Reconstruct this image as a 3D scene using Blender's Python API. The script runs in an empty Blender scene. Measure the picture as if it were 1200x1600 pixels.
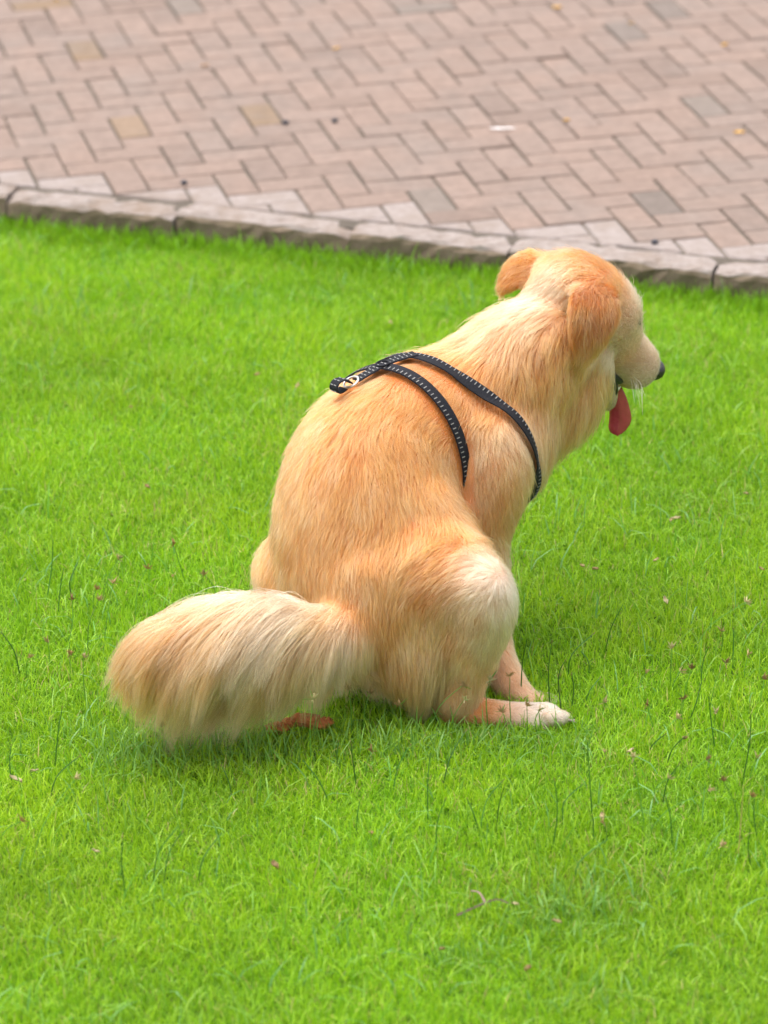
import bpy, bmesh, math, random
import numpy as np
from mathutils import Vector, Matrix, Euler
from mathutils.bvhtree import BVHTree
from mathutils.kdtree import KDTree

random.seed(7)
rng = np.random.default_rng(7)
SC = bpy.context.scene
COL = SC.collection

# ------------------------------------------------------------------ camera
CAM = Vector((0.0066, -5.7474, 2.9186))
cam_data = bpy.data.cameras.new("camera")
cam = bpy.data.objects.new("camera", cam_data)
COL.objects.link(cam)
c_right = Vector((0.99982, -0.00764, -0.01731))
c_down = Vector((-0.01892, -0.40383, -0.91464))
c_fwd = Vector((0.0, 0.91480, -0.40390))
rot = Matrix((c_right, -c_down, -c_fwd)).transposed()
cam.matrix_world = Matrix.Translation(CAM) @ rot.to_4x4()
cam_data.sensor_fit = 'HORIZONTAL'
cam_data.sensor_width = 36.0
cam_data.lens = 180.0
cam_data.clip_start = 0.1
cam_data.clip_end = 600.0
cam_data.dof.use_dof = True
cam_data.dof.focus_distance = 6.52
cam_data.dof.aperture_fstop = 5.2
SC.camera = cam

# ------------------------------------------------------------------ sky, sun, exposure
SUN_EL, SUN_AZ = math.radians(76), math.radians(-50)      # azimuth from +Y, negative = to the left
world = bpy.data.worlds.new("World")
SC.world = world
world.use_nodes = True
wn = world.node_tree.nodes
wl = world.node_tree.links
wn.clear()
sky = wn.new('ShaderNodeTexSky')
sky.sky_type = 'NISHITA'
sky.sun_disc = False
sky.sun_elevation = SUN_EL
sky.sun_rotation = SUN_AZ
sky.air_density = 1.0
sky.dust_density = 4.0
hs = wn.new('ShaderNodeHueSaturation')
hs.inputs['Saturation'].default_value = 0.30            # bright thin overcast
bg = wn.new('ShaderNodeBackground')
bg.inputs['Strength'].default_value = 0.15
wo = wn.new('ShaderNodeOutputWorld')
wl.new(sky.outputs[0], hs.inputs['Color'])
wl.new(hs.outputs[0], bg.inputs['Color'])
wl.new(bg.outputs[0], wo.inputs['Surface'])
sl = bpy.data.lights.new("sun", 'SUN')
sl.energy = 0.9
sl.angle = math.radians(60)
sl.color = (1.0, 0.95, 0.88)
sun = bpy.data.objects.new("sun", sl)
COL.objects.link(sun)
sd = Vector((math.sin(SUN_AZ) * math.cos(SUN_EL), math.cos(SUN_AZ) * math.cos(SUN_EL), math.sin(SUN_EL)))
sun.rotation_euler = sd.to_track_quat('Z', 'Y').to_euler()
SC.view_settings.view_transform = 'Standard'
SC.view_settings.look = 'None'
SC.view_settings.gamma = 1.0
SC.view_settings.use_curve_mapping = False
SC.view_settings.exposure = 1.52
SC.render.engine = 'CYCLES'
SC.cycles.use_denoising = True
SC.cycles.max_bounces = 8
SC.cycles.transparent_max_bounces = 8
SC.cycles.caustics_reflective = False
SC.cycles.caustics_refractive = False
SC.cycles_curves.shape = 'RIBBONS'
SC.cycles_curves.subdivisions = 2

# ------------------------------------------------------------------ helpers
def tag(o, label=None, cat=None, group=None, kind=None):
    if label: o["label"] = label
    if cat: o["category"] = cat
    if group: o["group"] = group
    if kind: o["kind"] = kind
    return o

def empty(name, loc):
    o = bpy.data.objects.new(name, None)
    o.location = loc
    o.empty_display_size = 0.05
    COL.objects.link(o)
    return o

def attach(o, parent):
    """parent an object whose geometry is in world coordinates"""
    o.parent = parent
    if parent.type == 'EMPTY':
        o.matrix_parent_inverse = Matrix.Translation(-parent.location)
    return o

def mesh_obj(name, verts, faces, mat, parent=None, smooth=False):
    me = bpy.data.meshes.new(name)
    me.from_pydata([tuple(v) for v in verts], [], [tuple(f) for f in faces])
    me.update()
    if smooth:
        me.polygons.foreach_set('use_smooth', [True] * len(me.polygons))
    if mat: me.materials.append(mat)
    o = bpy.data.objects.new(name, me)
    COL.objects.link(o)
    if parent is not None:
        attach(o, parent)
    return o

def tri_mesh(name, verts, tris, mat, colors=None, smooth=False):
    """fast numpy triangle mesh"""
    me = bpy.data.meshes.new(name)
    nv, nt = len(verts), len(tris)
    me.vertices.add(nv)
    me.vertices.foreach_set('co', np.ascontiguousarray(verts, dtype=np.float32).ravel())
    me.loops.add(nt * 3)
    me.loops.foreach_set('vertex_index', np.ascontiguousarray(tris, dtype=np.int32).ravel())
    me.polygons.add(nt)
    me.polygons.foreach_set('loop_start', np.arange(0, nt * 3, 3, dtype=np.int32))
    if smooth:
        me.polygons.foreach_set('use_smooth', np.ones(nt, dtype=bool))
    if colors is not None:
        at = me.attributes.new('tint', 'FLOAT_COLOR', 'POINT')
        c4 = np.ones((nv, 4), dtype=np.float32); c4[:, :3] = colors
        at.data.foreach_set('color', c4.ravel())
    me.update(calc_edges=True)
    me.materials.append(mat)
    o = bpy.data.objects.new(name, me)
    COL.objects.link(o)
    return o

def new_mat(name):
    m = bpy.data.materials.new(name)
    m.use_nodes = True
    nt = m.node_tree
    b = nt.nodes.get('Principled BSDF')
    return m, nt.nodes, nt.links, b

def srgb(r, g, b):
    def f(c):
        c /= 255.0
        return c / 12.92 if c <= 0.04045 else ((c + 0.055) / 1.055) ** 2.4
    return (f(r), f(g), f(b), 1.0)

def unit(a):
    a = np.asarray(a, float)
    return a / (np.linalg.norm(a, axis=-1, keepdims=True) + 1e-12)

def value_noise(p, scale, seed=0):
    """smooth 3D value noise on an (N,3) array, 0..1"""
    q = p * scale + 100.0
    i = np.floor(q).astype(np.int64); f = q - i
    f = f * f * (3 - 2 * f)
    def h(a, b, c):
        n = (a * 374761393 + b * 668265263 + c * 2147483647 + seed * 974634777) & 0x7fffffff
        n = ((n ^ (n >> 13)) * 1274126177) & 0x7fffffff
        return ((n ^ (n >> 16)) & 0xffff) / 65535.0
    r = 0
    for dx in (0, 1):
        for dy in (0, 1):
            for dz in (0, 1):
                w = (f[:, 0] if dx else 1 - f[:, 0]) * (f[:, 1] if dy else 1 - f[:, 1]) * (f[:, 2] if dz else 1 - f[:, 2])
                r = r + w * h(i[:, 0] + dx, i[:, 1] + dy, i[:, 2] + dz)
    return r

# ------------------------------------------------------------------ materials
def mat_simple(name, col, rough=0.6, spec=0.3, noise=0.0, nscale=40.0, bump=0.0):
    m, n, l, b = new_mat(name)
    b.inputs['Base Color'].default_value = col
    b.inputs['Roughness'].default_value = rough
    b.inputs['Specular IOR Level'].default_value = spec
    if noise > 0 or bump > 0:
        tc = n.new('ShaderNodeTexCoord'); nz = n.new('ShaderNodeTexNoise')
        nz.inputs['Scale'].default_value = nscale; nz.inputs['Detail'].default_value = 5
        l.new(tc.outputs['Object'], nz.inputs['Vector'])
        if noise > 0:
            mx = n.new('ShaderNodeMix'); mx.data_type = 'RGBA'
            mx.inputs['A'].default_value = tuple(c * (1 - noise) for c in col[:3]) + (1,)
            mx.inputs['B'].default_value = tuple(min(1, c * (1 + noise)) for c in col[:3]) + (1,)
            l.new(nz.outputs['Fac'], mx.inputs['Factor'])
            l.new(mx.outputs['Result'], b.inputs['Base Color'])
        if bump > 0:
            bp = n.new('ShaderNodeBump'); bp.inputs['Strength'].default_value = bump
            bp.inputs['Distance'].default_value = 0.004
            l.new(nz.outputs['Fac'], bp.inputs['Height']); l.new(bp.outputs['Normal'], b.inputs['Normal'])
    return m

def mat_paver():
    m, n, l, b = new_mat('paver_clay')
    oi = n.new('ShaderNodeObjectInfo')
    geo = n.new('ShaderNodeNewGeometry')
    n1 = n.new('ShaderNodeTexNoise'); n1.inputs['Scale'].default_value = 6.0; n1.inputs['Detail'].default_value = 6
    n2 = n.new('ShaderNodeTexNoise'); n2.inputs['Scale'].default_value = 160.0; n2.inputs['Detail'].default_value = 3
    n3 = n.new('ShaderNodeTexNoise'); n3.inputs['Scale'].default_value = 28.0; n3.inputs['Detail'].default_value = 8; n3.inputs['Roughness'].default_value = 0.7
    for q in (n1, n2, n3): l.new(geo.outputs['Position'], q.inputs['Vector'])
    # dust greying
    r1 = n.new('ShaderNodeValToRGB'); r1.color_ramp.elements[0].position = 0.46; r1.color_ramp.elements[1].position = 0.72
    r1.color_ramp.elements[1].color = (0.55, 0.55, 0.55, 1)
    l.new(n1.outputs['Fac'], r1.inputs['Fac'])
    mx = n.new('ShaderNodeMix'); mx.data_type = 'RGBA'
    l.new(r1.outputs['Color'], mx.inputs['Factor'])
    l.new(oi.outputs['Color'], mx.inputs['A'])
    mx.inputs['B'].default_value = (0.172, 0.140, 0.122, 1)
    mu = n.new('ShaderNodeMix'); mu.data_type = 'RGBA'; mu.blend_type = 'MULTIPLY'; mu.inputs['Factor'].default_value = 1.0
    r2 = n.new('ShaderNodeValToRGB'); r2.color_ramp.elements[0].color = (0.80, 0.80, 0.79, 1); r2.color_ramp.elements[1].color = (1.12, 1.12, 1.12, 1)
    r2.color_ramp.elements[0].position = 0.3; r2.color_ramp.elements[1].position = 0.7
    l.new(n3.outputs['Fac'], r2.inputs['Fac'])
    l.new(mx.outputs['Result'], mu.inputs['A']); l.new(r2.outputs['Color'], mu.inputs['B'])
    l.new(mu.outputs['Result'], b.inputs['Base Color'])
    b.inputs['Roughness'].default_value = 0.9; b.inputs['Specular IOR Level'].default_value = 0.2
    bp = n.new('ShaderNodeBump'); bp.inputs['Strength'].default_value = 0.35; bp.inputs['Distance'].default_value = 0.002
    l.new(n2.outputs['Fac'], bp.inputs['Height']); l.new(bp.outputs['Normal'], b.inputs['Normal'])
    return m

def mat_stone(name, c1, c2, stain, stain_amt=0.5):
    m, n, l, b = new_mat(name)
    geo = n.new('ShaderNodeNewGeometry')
    n1 = n.new('ShaderNodeTexNoise'); n1.inputs['Scale'].default_value = 45.0; n1.inputs['Detail'].default_value = 8; n1.inputs['Roughness'].default_value = 0.7
    n2 = n.new('ShaderNodeTexNoise'); n2.inputs['Scale'].default_value = 9.0; n2.inputs['Detail'].default_value = 6
    for q in (n1, n2): l.new(geo.outputs['Position'], q.inputs['Vector'])
    r = n.new('ShaderNodeValToRGB'); r.color_ramp.elements[0].color = c1; r.color_ramp.elements[1].color = c2
    r.color_ramp.elements[0].position = 0.35; r.color_ramp.elements[1].position = 0.65
    l.new(n1.outputs['Fac'], r.inputs['Fac'])
    r2 = n.new('ShaderNodeValToRGB'); r2.color_ramp.elements[0].position = 0.5; r2.color_ramp.elements[1].position = 0.68
    r2.color_ramp.elements[1].color = (stain_amt,) * 3 + (1,)
    l.new(n2.outputs['Fac'], r2.inputs['Fac'])
    mx = n.new('ShaderNodeMix'); mx.data_type = 'RGBA'; mx.inputs['B'].default_value = stain
    l.new(r2.outputs['Color'], mx.inputs['Factor']); l.new(r.outputs['Color'], mx.inputs['A'])
    l.new(mx.outputs['Result'], b.inputs['Base Color'])
    b.inputs['Roughness'].default_value = 0.92; b.inputs['Specular IOR Level'].default_value = 0.2
    bp = n.new('ShaderNodeBump'); bp.inputs['Strength'].default_value = 0.6; bp.inputs['Distance'].default_value = 0.004
    l.new(n1.outputs['Fac'], bp.inputs['Height']); l.new(bp.outputs['Normal'], b.inputs['Normal'])
    return m

def mat_leafy(name, trans=0.45, rough=0.45):
    """diffuse + translucent, colour from the 'tint' point attribute"""
    m, n, l, b = new_mat(name)
    at = n.new('ShaderNodeAttribute'); at.attribute_name = 'tint'
    l.new(at.outputs['Color'], b.inputs['Base Color'])
    b.inputs['Roughness'].default_value = rough
    b.inputs['Specular IOR Level'].default_value = 0.4
    tr = n.new('ShaderNodeBsdfTranslucent')
    l.new(at.outputs['Color'], tr.inputs['Color'])
    mx = n.new('ShaderNodeMixShader'); mx.inputs[0].default_value = trans
    out = n.get('Material Output')
    l.new(b.outputs[0], mx.inputs[1]); l.new(tr.outputs[0], mx.inputs[2]); l.new(mx.outputs[0], out.inputs['Surface'])
    return m

def mat_ground():
    m, n, l, b = new_mat('lawn_soil')
    geo = n.new('ShaderNodeNewGeometry')
    n1 = n.new('ShaderNodeTexNoise'); n1.inputs['Scale'].default_value = 30.0; n1.inputs['Detail'].default_value = 6
    l.new(geo.outputs['Position'], n1.inputs['Vector'])
    r = n.new('ShaderNodeValToRGB')
    r.color_ramp.elements[0].color = (0.045, 0.10, 0.010, 1); r.color_ramp.elements[1].color = (0.10, 0.20, 0.018, 1)
    l.new(n1.outputs['Fac'], r.inputs['Fac']); l.new(r.outputs['Color'], b.inputs['Base Color'])
    b.inputs['Roughness'].default_value = 1.0; b.inputs['Specular IOR Level'].default_value = 0.05
    return m

def mat_far_paving():
    m, n, l, b = new_mat('paving_far')
    geo = n.new('ShaderNodeNewGeometry')
    br = n.new('ShaderNodeTexBrick'); br.inputs['Scale'].default_value = 1.0
    br.inputs['Brick Width'].default_value = 0.16; br.inputs['Row Height'].default_value = 0.08; br.inputs['Mortar Size'].default_value = 0.0025
    br.inputs['Color1'].default_value = (0.22, 0.147, 0.118, 1); br.inputs['Color2'].default_value = (0.20, 0.14, 0.115, 1)
    br.inputs['Mortar'].default_value = (0.10, 0.085, 0.07, 1)
    mp = n.new('ShaderNodeMapping'); mp.inputs['Rotation'].default_value = (0, 0, math.radians(-13.23))
    l.new(geo.outputs['Position'], mp.inputs['Vector']); l.new(mp.outputs[0], br.inputs['Vector'])
    l.new(br.outputs['Color'], b.inputs['Base Color']); b.inputs['Roughness'].default_value = 0.9
    return m

M_PAVER = mat_paver()
M_CUT = mat_stone('pale_cut_stone', (0.205, 0.165, 0.145, 1), (0.26, 0.222, 0.205, 1), (0.18, 0.135, 0.105, 1), 0.5)
M_KERB = mat_stone('kerb_granite', (0.19, 0.15, 0.128, 1), (0.27, 0.232, 0.212, 1), (0.165, 0.118, 0.085, 1), 0.7)
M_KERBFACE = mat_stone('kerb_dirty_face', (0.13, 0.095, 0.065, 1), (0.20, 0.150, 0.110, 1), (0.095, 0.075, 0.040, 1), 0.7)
M_BED = mat_simple('joint_sand', (0.092, 0.077, 0.062, 1), 0.95, 0.1, 0.4, 90, 0.3)
M_GROUND = mat_ground()
M_FARPAVE = mat_far_paving()
M_GRASS = mat_leafy('grass_blade', 0.40, 0.42)
M_WEED = mat_leafy('weed_leaf', 0.25, 0.5)

# ------------------------------------------------------------------ ground, pavement, kerb
UNIT = 0.08
LO = np.array([-0.72140, 2.73221]); LU = np.array([0.97345, 0.22888]); LV = np.array([0.22888, -0.97345])
KA = np.array([-0.8053, 2.4924]); KE = unit(np.array([0.8309, 1.9037]) - KA); KN = np.array([-KE[1], KE[0]])   # KN points to the pavement
PZ = 0.07

gnd = mesh_obj('ground', [(-120, -120, 0), (120, -120, 0), (120, 120, 0), (-120, 120, 0)], [(0, 1, 2, 3)], M_GROUND)
tag(gnd, kind='structure', label='lawn soil under the short green grass', cat='ground')

def kp(s, d, z):
    q = KA + KE * s + KN * d
    return (q[0], q[1], z)

bed = mesh_obj('pavement', [kp(-40, 0.05, 0.0645), kp(40, 0.05, 0.0645), kp(40, 100, 0.0645), kp(-40, 100, 0.0645),
                            kp(-40, 0.05, -0.1), kp(40, 0.05, -0.1), kp(40, 100, -0.1), kp(-40, 100, -0.1)],
               [(0, 1, 2, 3), (0, 4, 5, 1), (1, 5, 6, 2), (2, 6, 7, 3), (3, 7, 4, 0)], M_BED)
tag(bed, kind='structure', label='herringbone brick pavement of dusty pink pavers', cat='pavement')

def prism(poly, z0, z1, ch=0.003, jitter=0.0):
    """chamfered slab over a 2D polygon (counter-clockwise)"""
    poly = np.array(poly, float); k = len(poly)
    cen = poly.mean(0)
    ins = []
    for i in range(k):
        a, b2, c2 = poly[i - 1], poly[i], poly[(i + 1) % k]
        e1 = unit(b2 - a); e2 = unit(c2 - b2)
        nrm = unit(np.array([-e1[1], e1[0]]) + np.array([-e2[1], e2[0]]))
        ins.append(b2 + nrm * ch * 1.3)
    ins = np.array(ins)
    V = [(p[0], p[1], z0) for p in poly] + [(p[0], p[1], z1 - ch + random.uniform(-jitter, jitter)) for p in poly] \
        + [(p[0], p[1], z1 + random.uniform(-jitter, jitter) * 0.4) for p in ins]
    Fc = []
    for i in range(k):
        j = (i + 1) % k
        Fc.append((i, j, k + j, k + i)); Fc.append((k + i, k + j, 2 * k + j, 2 * k + i))
    Fc.append(tuple(range(2 * k, 3 * k)))
    return V, Fc

def clip_poly(poly, p0, nrm):
    out = []
    for i in range(len(poly)):
        a, b2 = poly[i - 1], poly[i]
        da, db = (a - p0) @ nrm, (b2 - p0) @ nrm
        if (da >= 0) != (db >= 0):
            out.append(a + (b2 - a) * (da / (da - db)))
        if db >= 0:
            out.append(b2)
    return out

def area(poly):
    p = np.array(poly); return 0.5 * np.sum(p[:, 0] * np.roll(p[:, 1], -1) - p[:, 1] * np.roll(p[:, 0], -1))

def to_px(p):
    d = Vector(p) - CAM
    z = d.dot(c_fwd)
    return 600 + 6000 * d.dot(c_right) / z, 800 + 6000 * d.dot(c_down) / z

SPECIAL = {}
YEL = (0.178, 0.122, 0.080, 1); TAN = (0.200, 0.140, 0.098, 1); GREY = (0.138, 0.110, 0.094, 1); LGREY = (0.162, 0.130, 0.110, 1)
for q, c_ in (((2, -11), YEL), ((2, -3), TAN), ((6, -3), YEL), ((2, -17), YEL), ((19, -8), GREY), ((21, -11), GREY), ((15, 7), GREY),
              ((6, -16), LGREY), ((19, -1), LGREY), ((9, 5), LGREY), ((14, -13), LGREY)):
    SPECIAL[q] = c_

back0 = KA + KN * 0.097
pieces = []
for i in range(-48, 80):
    for j in range(-48, 40):
        d = (i + j) % 4
        if d == 0: w, h, cells = 2, 1, [(i, j), (i + 1, j)]
        elif d == 2: w, h, cells = 1, 2, [(i, j), (i, j + 1)]
        else: continue
        g = random.uniform(0.0016, 0.0030)
        x0, x1, y0, y1 = i * UNIT + g, (i + w) * UNIT - g, j * UNIT + g * .5, (j + h) * UNIT - g * .5
        quad = [LO + LU * a + LV * b_ for a, b_ in ((x0, y1), (x1, y1), (x1, y0), (x0, y0))]
        cc = np.mean(quad, axis=0)
        if abs(cc[0]) > 4.2 or cc[1] > 5.4: continue
        dist = [(q - back0) @ KN for q in quad]
        if max(dist) <= 0.012: continue
        cut = min(dist) < 0
        poly = clip_poly(quad, back0, KN) if cut else quad
        if cut and area(poly) < 0.0004: continue
        px = to_px((cc[0], cc[1], PZ))
        vis = -40 < px[0] < 1240 and -30 < px[1] < 480
        sp = None
        for c_ in cells: sp = SPECIAL.get(c_, sp)
        pieces.append((not vis, px, poly, cut, sp, (i, j, w, h)))
pieces.sort(key=lambda t: (t[0], -t[1][1]))
rest_v, rest_f = [], []
share = {}
for idx, (nv_, px, poly, cut, sp, (i, j, w, h)) in enumerate(pieces):
    dz = random.gauss(0, 0.0011)
    if idx >= 300:
        V, Fc = prism(poly, 0.03, PZ + dz, 0.003)
        o0 = len(rest_v); rest_v += V; rest_f += [tuple(a + o0 for a in f) for f in Fc]
        continue
    if cut:
        V, Fc = prism(poly, 0.03, PZ - 0.001 + dz, 0.004, 0.0012)
        o = mesh_obj('cut_paver', V, Fc, M_CUT, bed)
    else:
        key = (w, random.randrange(5))
        cen = LO + LU * (i + w / 2) * UNIT + LV * (j + h / 2) * UNIT
        if key not in share:
            g = 0.0022 + 0.0004 * (key[1] - 2)
            hx, hy = w * UNIT / 2 - g * 1.1, h * UNIT / 2 - g * .45
            pl = [LU * a + LV * b_ for a, b_ in ((-hx, hy), (hx, hy), (hx, -hy), (-hx, -hy))]
            pl = [p + np.array([random.uniform(-1, 1), random.uniform(-1, 1)]) * 0.0009 for p in pl]
            V, Fc = prism(pl, -0.04, 0.0, 0.0032, 0.0005)
            me = bpy.data.meshes.new('paver'); me.from_pydata(V, [], Fc); me.update(); me.materials.append(M_PAVER)
            share[key] = me
        o = bpy.data.objects.new('paver', share[key])
        COL.objects.link(o); o.parent = bed
        o.location = (cen[0] + random.gauss(0, .0006), cen[1] + random.gauss(0, .0006), PZ + dz)
        o.rotation_euler = (random.gauss(0, 0.007), random.gauss(0, 0.007), random.gauss(0, 0.005))
        t = random.random(); s_ = random.uniform(0.95, 1.05)
        base = np.array((0.203, 0.145, 0.118)) * (1 - t) + np.array((0.194, 0.143, 0.119)) * t
        if random.random() < 0.10: base = base * 0.88
        o.color = tuple(base * s_) + (1,)
        if sp: o.color = sp
if rest_v:
    o = mesh_obj('paver_field', rest_v, rest_f, M_PAVER, bed); o.color = (0.198, 0.143, 0.117, 1); tag(o, kind='stuff')
far = mesh_obj('far_paving', [kp(-40, 2.75, 0.066), kp(40, 2.75, 0.066), kp(40, 99, 0.066), kp(-40, 99, 0.066)], [(0, 1, 2, 3)], M_FARPAVE, bed)
tag(far, kind='stuff')

kerb = empty('kerb', (0, 2.2, 0)); tag(kerb, 'pale weathered granite kerb edging the lawn', 'kerb', kind='structure')
joints = [0.0]
js = [((-0.821, 2.546)), ((-0.442, 2.393)), ((-0.055, 2.244)), ((0.292, 2.121)), ((0.72, 1.957))]
jp = [float((np.array(q) - KA) @ KE) for q in js]
st = jp[0]; left = []
for k in range(10):
    st -= random.uniform(0.38, 0.44); left.append(st)
st = jp[-1]; right = []
for k in range(10):
    st += random.uniform(0.38, 0.44); right.append(st)
jp = sorted(left) + jp + right
for a, b_ in zip(jp[:-1], jp[1:]):
    # kerb stone: gridded block, worn and rounded along its front top edge
    nx = max(10, int((b_ - a) / 0.03)); prof = [(0.0, -0.06), (0.0, 0.0), (0.001, 0.030), (0.001, 0.058), (0.004, 0.0665), (0.012, 0.0705), (0.04, 0.0725), (0.072, 0.071), (0.088, 0.067), (0.093, 0.05), (0.093, -0.06)]
    V = []; Fc = []; K = len(prof)
    dz = random.gauss(0, 0.0015); dd = random.gauss(0, 0.002); tilt = random.gauss(0, 0.004)
    for ix in range(nx + 1):
        s_ = a + 0.0035 + (b_ - a - 0.007) * ix / nx
        e = min(ix, nx - ix) / nx
        edge = 0.004 * max(0, 1 - e * nx / 1.0)
        chip = random.uniform(.3, 1) if random.random() < .22 else 0.0
        for (d, z) in prof:
            if chip and .05 < z and d < .02: d, z = d + .007 * chip, z - .006 * chip
            if chip > .7 and d > .07 and z > .05: d, z = d - .006 * chip, z - .003
            jz = random.gauss(0, 0.0020) if z > 0.05 else random.gauss(0, 0.0004)
            jd = random.gauss(0, 0.0026)
            V.append(kp(s_, d + dd + jd + edge * (1 if d < 0.05 else -1) * 0.6, z + dz + jz + tilt * (ix / nx - 0.5) * 2 - (edge if z > 0.05 else 0)))
    for ix in range(nx):
        for q in range(K - 1):
            Fc.append((ix * K + q, (ix + 1) * K + q, (ix + 1) * K + q + 1, ix * K + q + 1))
    Fc.append(tuple(range(K))); Fc.append(tuple(nx * K + q for q in reversed(range(K))))
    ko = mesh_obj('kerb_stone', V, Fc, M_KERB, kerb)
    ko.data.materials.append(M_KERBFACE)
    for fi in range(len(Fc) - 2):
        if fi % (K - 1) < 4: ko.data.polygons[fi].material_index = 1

# ------------------------------------------------------------------ the dog
def wp(px, py, y):
    """author-time aid: a world point from a sight line and its depth y"""
    d = c_right * ((px - 600) / 6000) + c_down * ((py - 800) / 6000) + c_fwd
    p = CAM + d * ((y - CAM.y) / d.y)
    return np.array(p)

TUBES = []
def catmull(P, n):
    P = np.asarray(P, float); k = len(P)
    t = np.linspace(0, k - 1, n); out = []
    for x in t:
        i = min(int(x), k - 2); f = x - i
        p0, p1, p2, p3 = P[max(i - 1, 0)], P[i], P[i + 1], P[min(i + 2, k - 1)]
        out.append(0.5 * ((2 * p1) + (-p0 + p2) * f + (2 * p0 - 5 * p1 + 4 * p2 - p3) * f * f + (-p0 + 3 * p1 - 3 * p2 + p3) * f ** 3))
    return np.array(out)

def tube(name, P, ra, rb, lat, n=30, seg=28, flow=1.0, grav=0.3, length=0.03, lift=0.35, color=None, extra=(0, 0, 0)):
    """elliptical tube; ra along the lateral axis, rb across. flow=+1 hair runs along P, -1 against."""
    P = np.asarray(P, float); k = len(P)
    ra = np.broadcast_to(np.asarray(ra, float), (k,)); rb = np.broadcast_to(np.asarray(rb, float), (k,))
    lat = np.broadcast_to(np.asarray(lat, float), (k, 3)); ln = np.broadcast_to(np.asarray(length, float), (k,))
    C = catmull(P, n); A = np.maximum(catmull(ra[:, None], n)[:, 0], 0.004); B = np.maximum(catmull(rb[:, None], n)[:, 0], 0.004)
    L = catmull(lat, n); LN = catmull(ln[:, None], n)[:, 0]
    T = unit(np.gradient(C, axis=0)); L = unit(L - T * np.sum(L * T, 1, keepdims=True)); N = np.cross(L, T)
    TUBES.append(dict(name=name, C=C, A=A, B=B, L=L, N=N, T=T, LN=LN, flow=flow, grav=grav, lift=lift, extra=np.array(extra, float), color=color))
    ang = np.linspace(0, 2 * math.pi, seg, endpoint=False)
    V = (C[:, None] + L[:, None] * (A[:, None] * np.cos(ang))[:, :, None] + N[:, None] * (B[:, None] * np.sin(ang))[:, :, None]).reshape(-1, 3)
    V = np.vstack([V, C[0] - T[0] * min(A[0], B[0]) * 0.6, C[-1] + T[-1] * min(A[-1], B[-1]) * 0.6])
    Fc = []
    for i in range(n - 1):
        for j in range(seg):
            j2 = (j + 1) % seg
            Fc.append((i * seg + j, i * seg + j2, (i + 1) * seg + j2, (i + 1) * seg + j))
    for j in range(seg):
        j2 = (j + 1) % seg
        Fc.append((n * seg, j2, j)); Fc.append((n * seg + 1, (n - 1) * seg + j, (n - 1) * seg + j2))
    return V, Fc

GOLD = np.array((0.475, 0.150, 0.033)); LIGHT = np.array((0.505, 0.205, 0.070)); CREAM = np.array((0.54, 0.325, 0.195))
DEEP = np.array((0.27, 0.070, 0.008)); PALE = np.array((0.52, 0.42, 0.33)); GREYW = np.array((0.40, 0.315, 0.235))
parts = []
lat_t = (0.72, -0.69, 0.0)
# trunk, rump to neck
parts.append(tube('trunk', [wp(600, 1015, .07), wp(583, 960, .10), wp(570, 900, .13), wp(570, 820, .17), wp(587, 745, .22), wp(634, 700, .275), wp(705, 668, .33), wp(768, 618, .365), wp(820, 566, .39), wp(880, 512, .42)],
                  [.090, .140, .156, .155, .148, .138, .124, .112, .100, .080], [.085, .118, .134, .144, .150, .150, .145, .124, .108, .082],
                  [lat_t, lat_t, lat_t, lat_t, lat_t, (.70, -.71, 0), (.66, -.75, 0), (.62, -.78, 0), (.58, -.81, 0), (.55, -.83, 0)], n=60, seg=40,
                  flow=-1, grav=0.30, length=[.05, .042, .036, .034, .034, .036, .042, .052, .050, .034], lift=0.30))
# chest front
parts.append(tube('chest', [wp(755, 560, .37), wp(785, 640, .34), wp(780, 715, .31), wp(758, 780, .29)], [.06, .088, .088, .05], [.06, .086, .082, .05], (.66, -.75, 0), flow=1, grav=.5, length=[.045, .05, .045, .035], lift=.25))
# throat
parts.append(tube('throat', [wp(905, 530, .44), wp(898, 585, .435), wp(868, 630, .41), wp(830, 660, .38)], [.064, .064, .066, .06], [.06, .058, .066, .06], (.55, -.83, 0), flow=1, grav=.6, length=[.04, .055, .06, .055], lift=.34))
# right shoulder and upper arm, foreleg, paw
parts.append(tube('upper_arm', [wp(765, 655, .25), wp(776, 720, .225), wp(763, 785, .21), wp(752, 835, .20)], [.05, .060, .055, .046], [.05, .070, .062, .046], (.8, -.6, 0), flow=1, grav=.6, length=[.035, .032, .03, .028], lift=.22))
parts.append(tube('foreleg', [wp(752, 830, .20), wp(762, 920, .17), wp(770, 1005, .13), wp(788, 1056, .10), wp(813, 1092, .075), wp(846, 1110, .055), wp(862, 1115, .045)], [.044, .036, .031, .030, .029, .030, .022], [.046, .038, .031, .030, .027, .023, .015], (.2, -.98, 0), flow=1, grav=.5, length=[.034, .030, .022, .015, .011, .009, .007], lift=.3))
# left foreleg
parts.append(tube('foreleg_far', [wp(730, 700, .40), wp(725, 800, .38), wp(735, 900, .33), wp(745, 990, .27), wp(755, 1025, .24), wp(775, 1040, .21)], [.055, .05, .036, .027, .026, .022], [.06, .05, .036, .028, .024, .018], (.2, -.98, 0), flow=1, grav=.5, length=[.03, .03, .02, .012, .01, .008], lift=.25))
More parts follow.
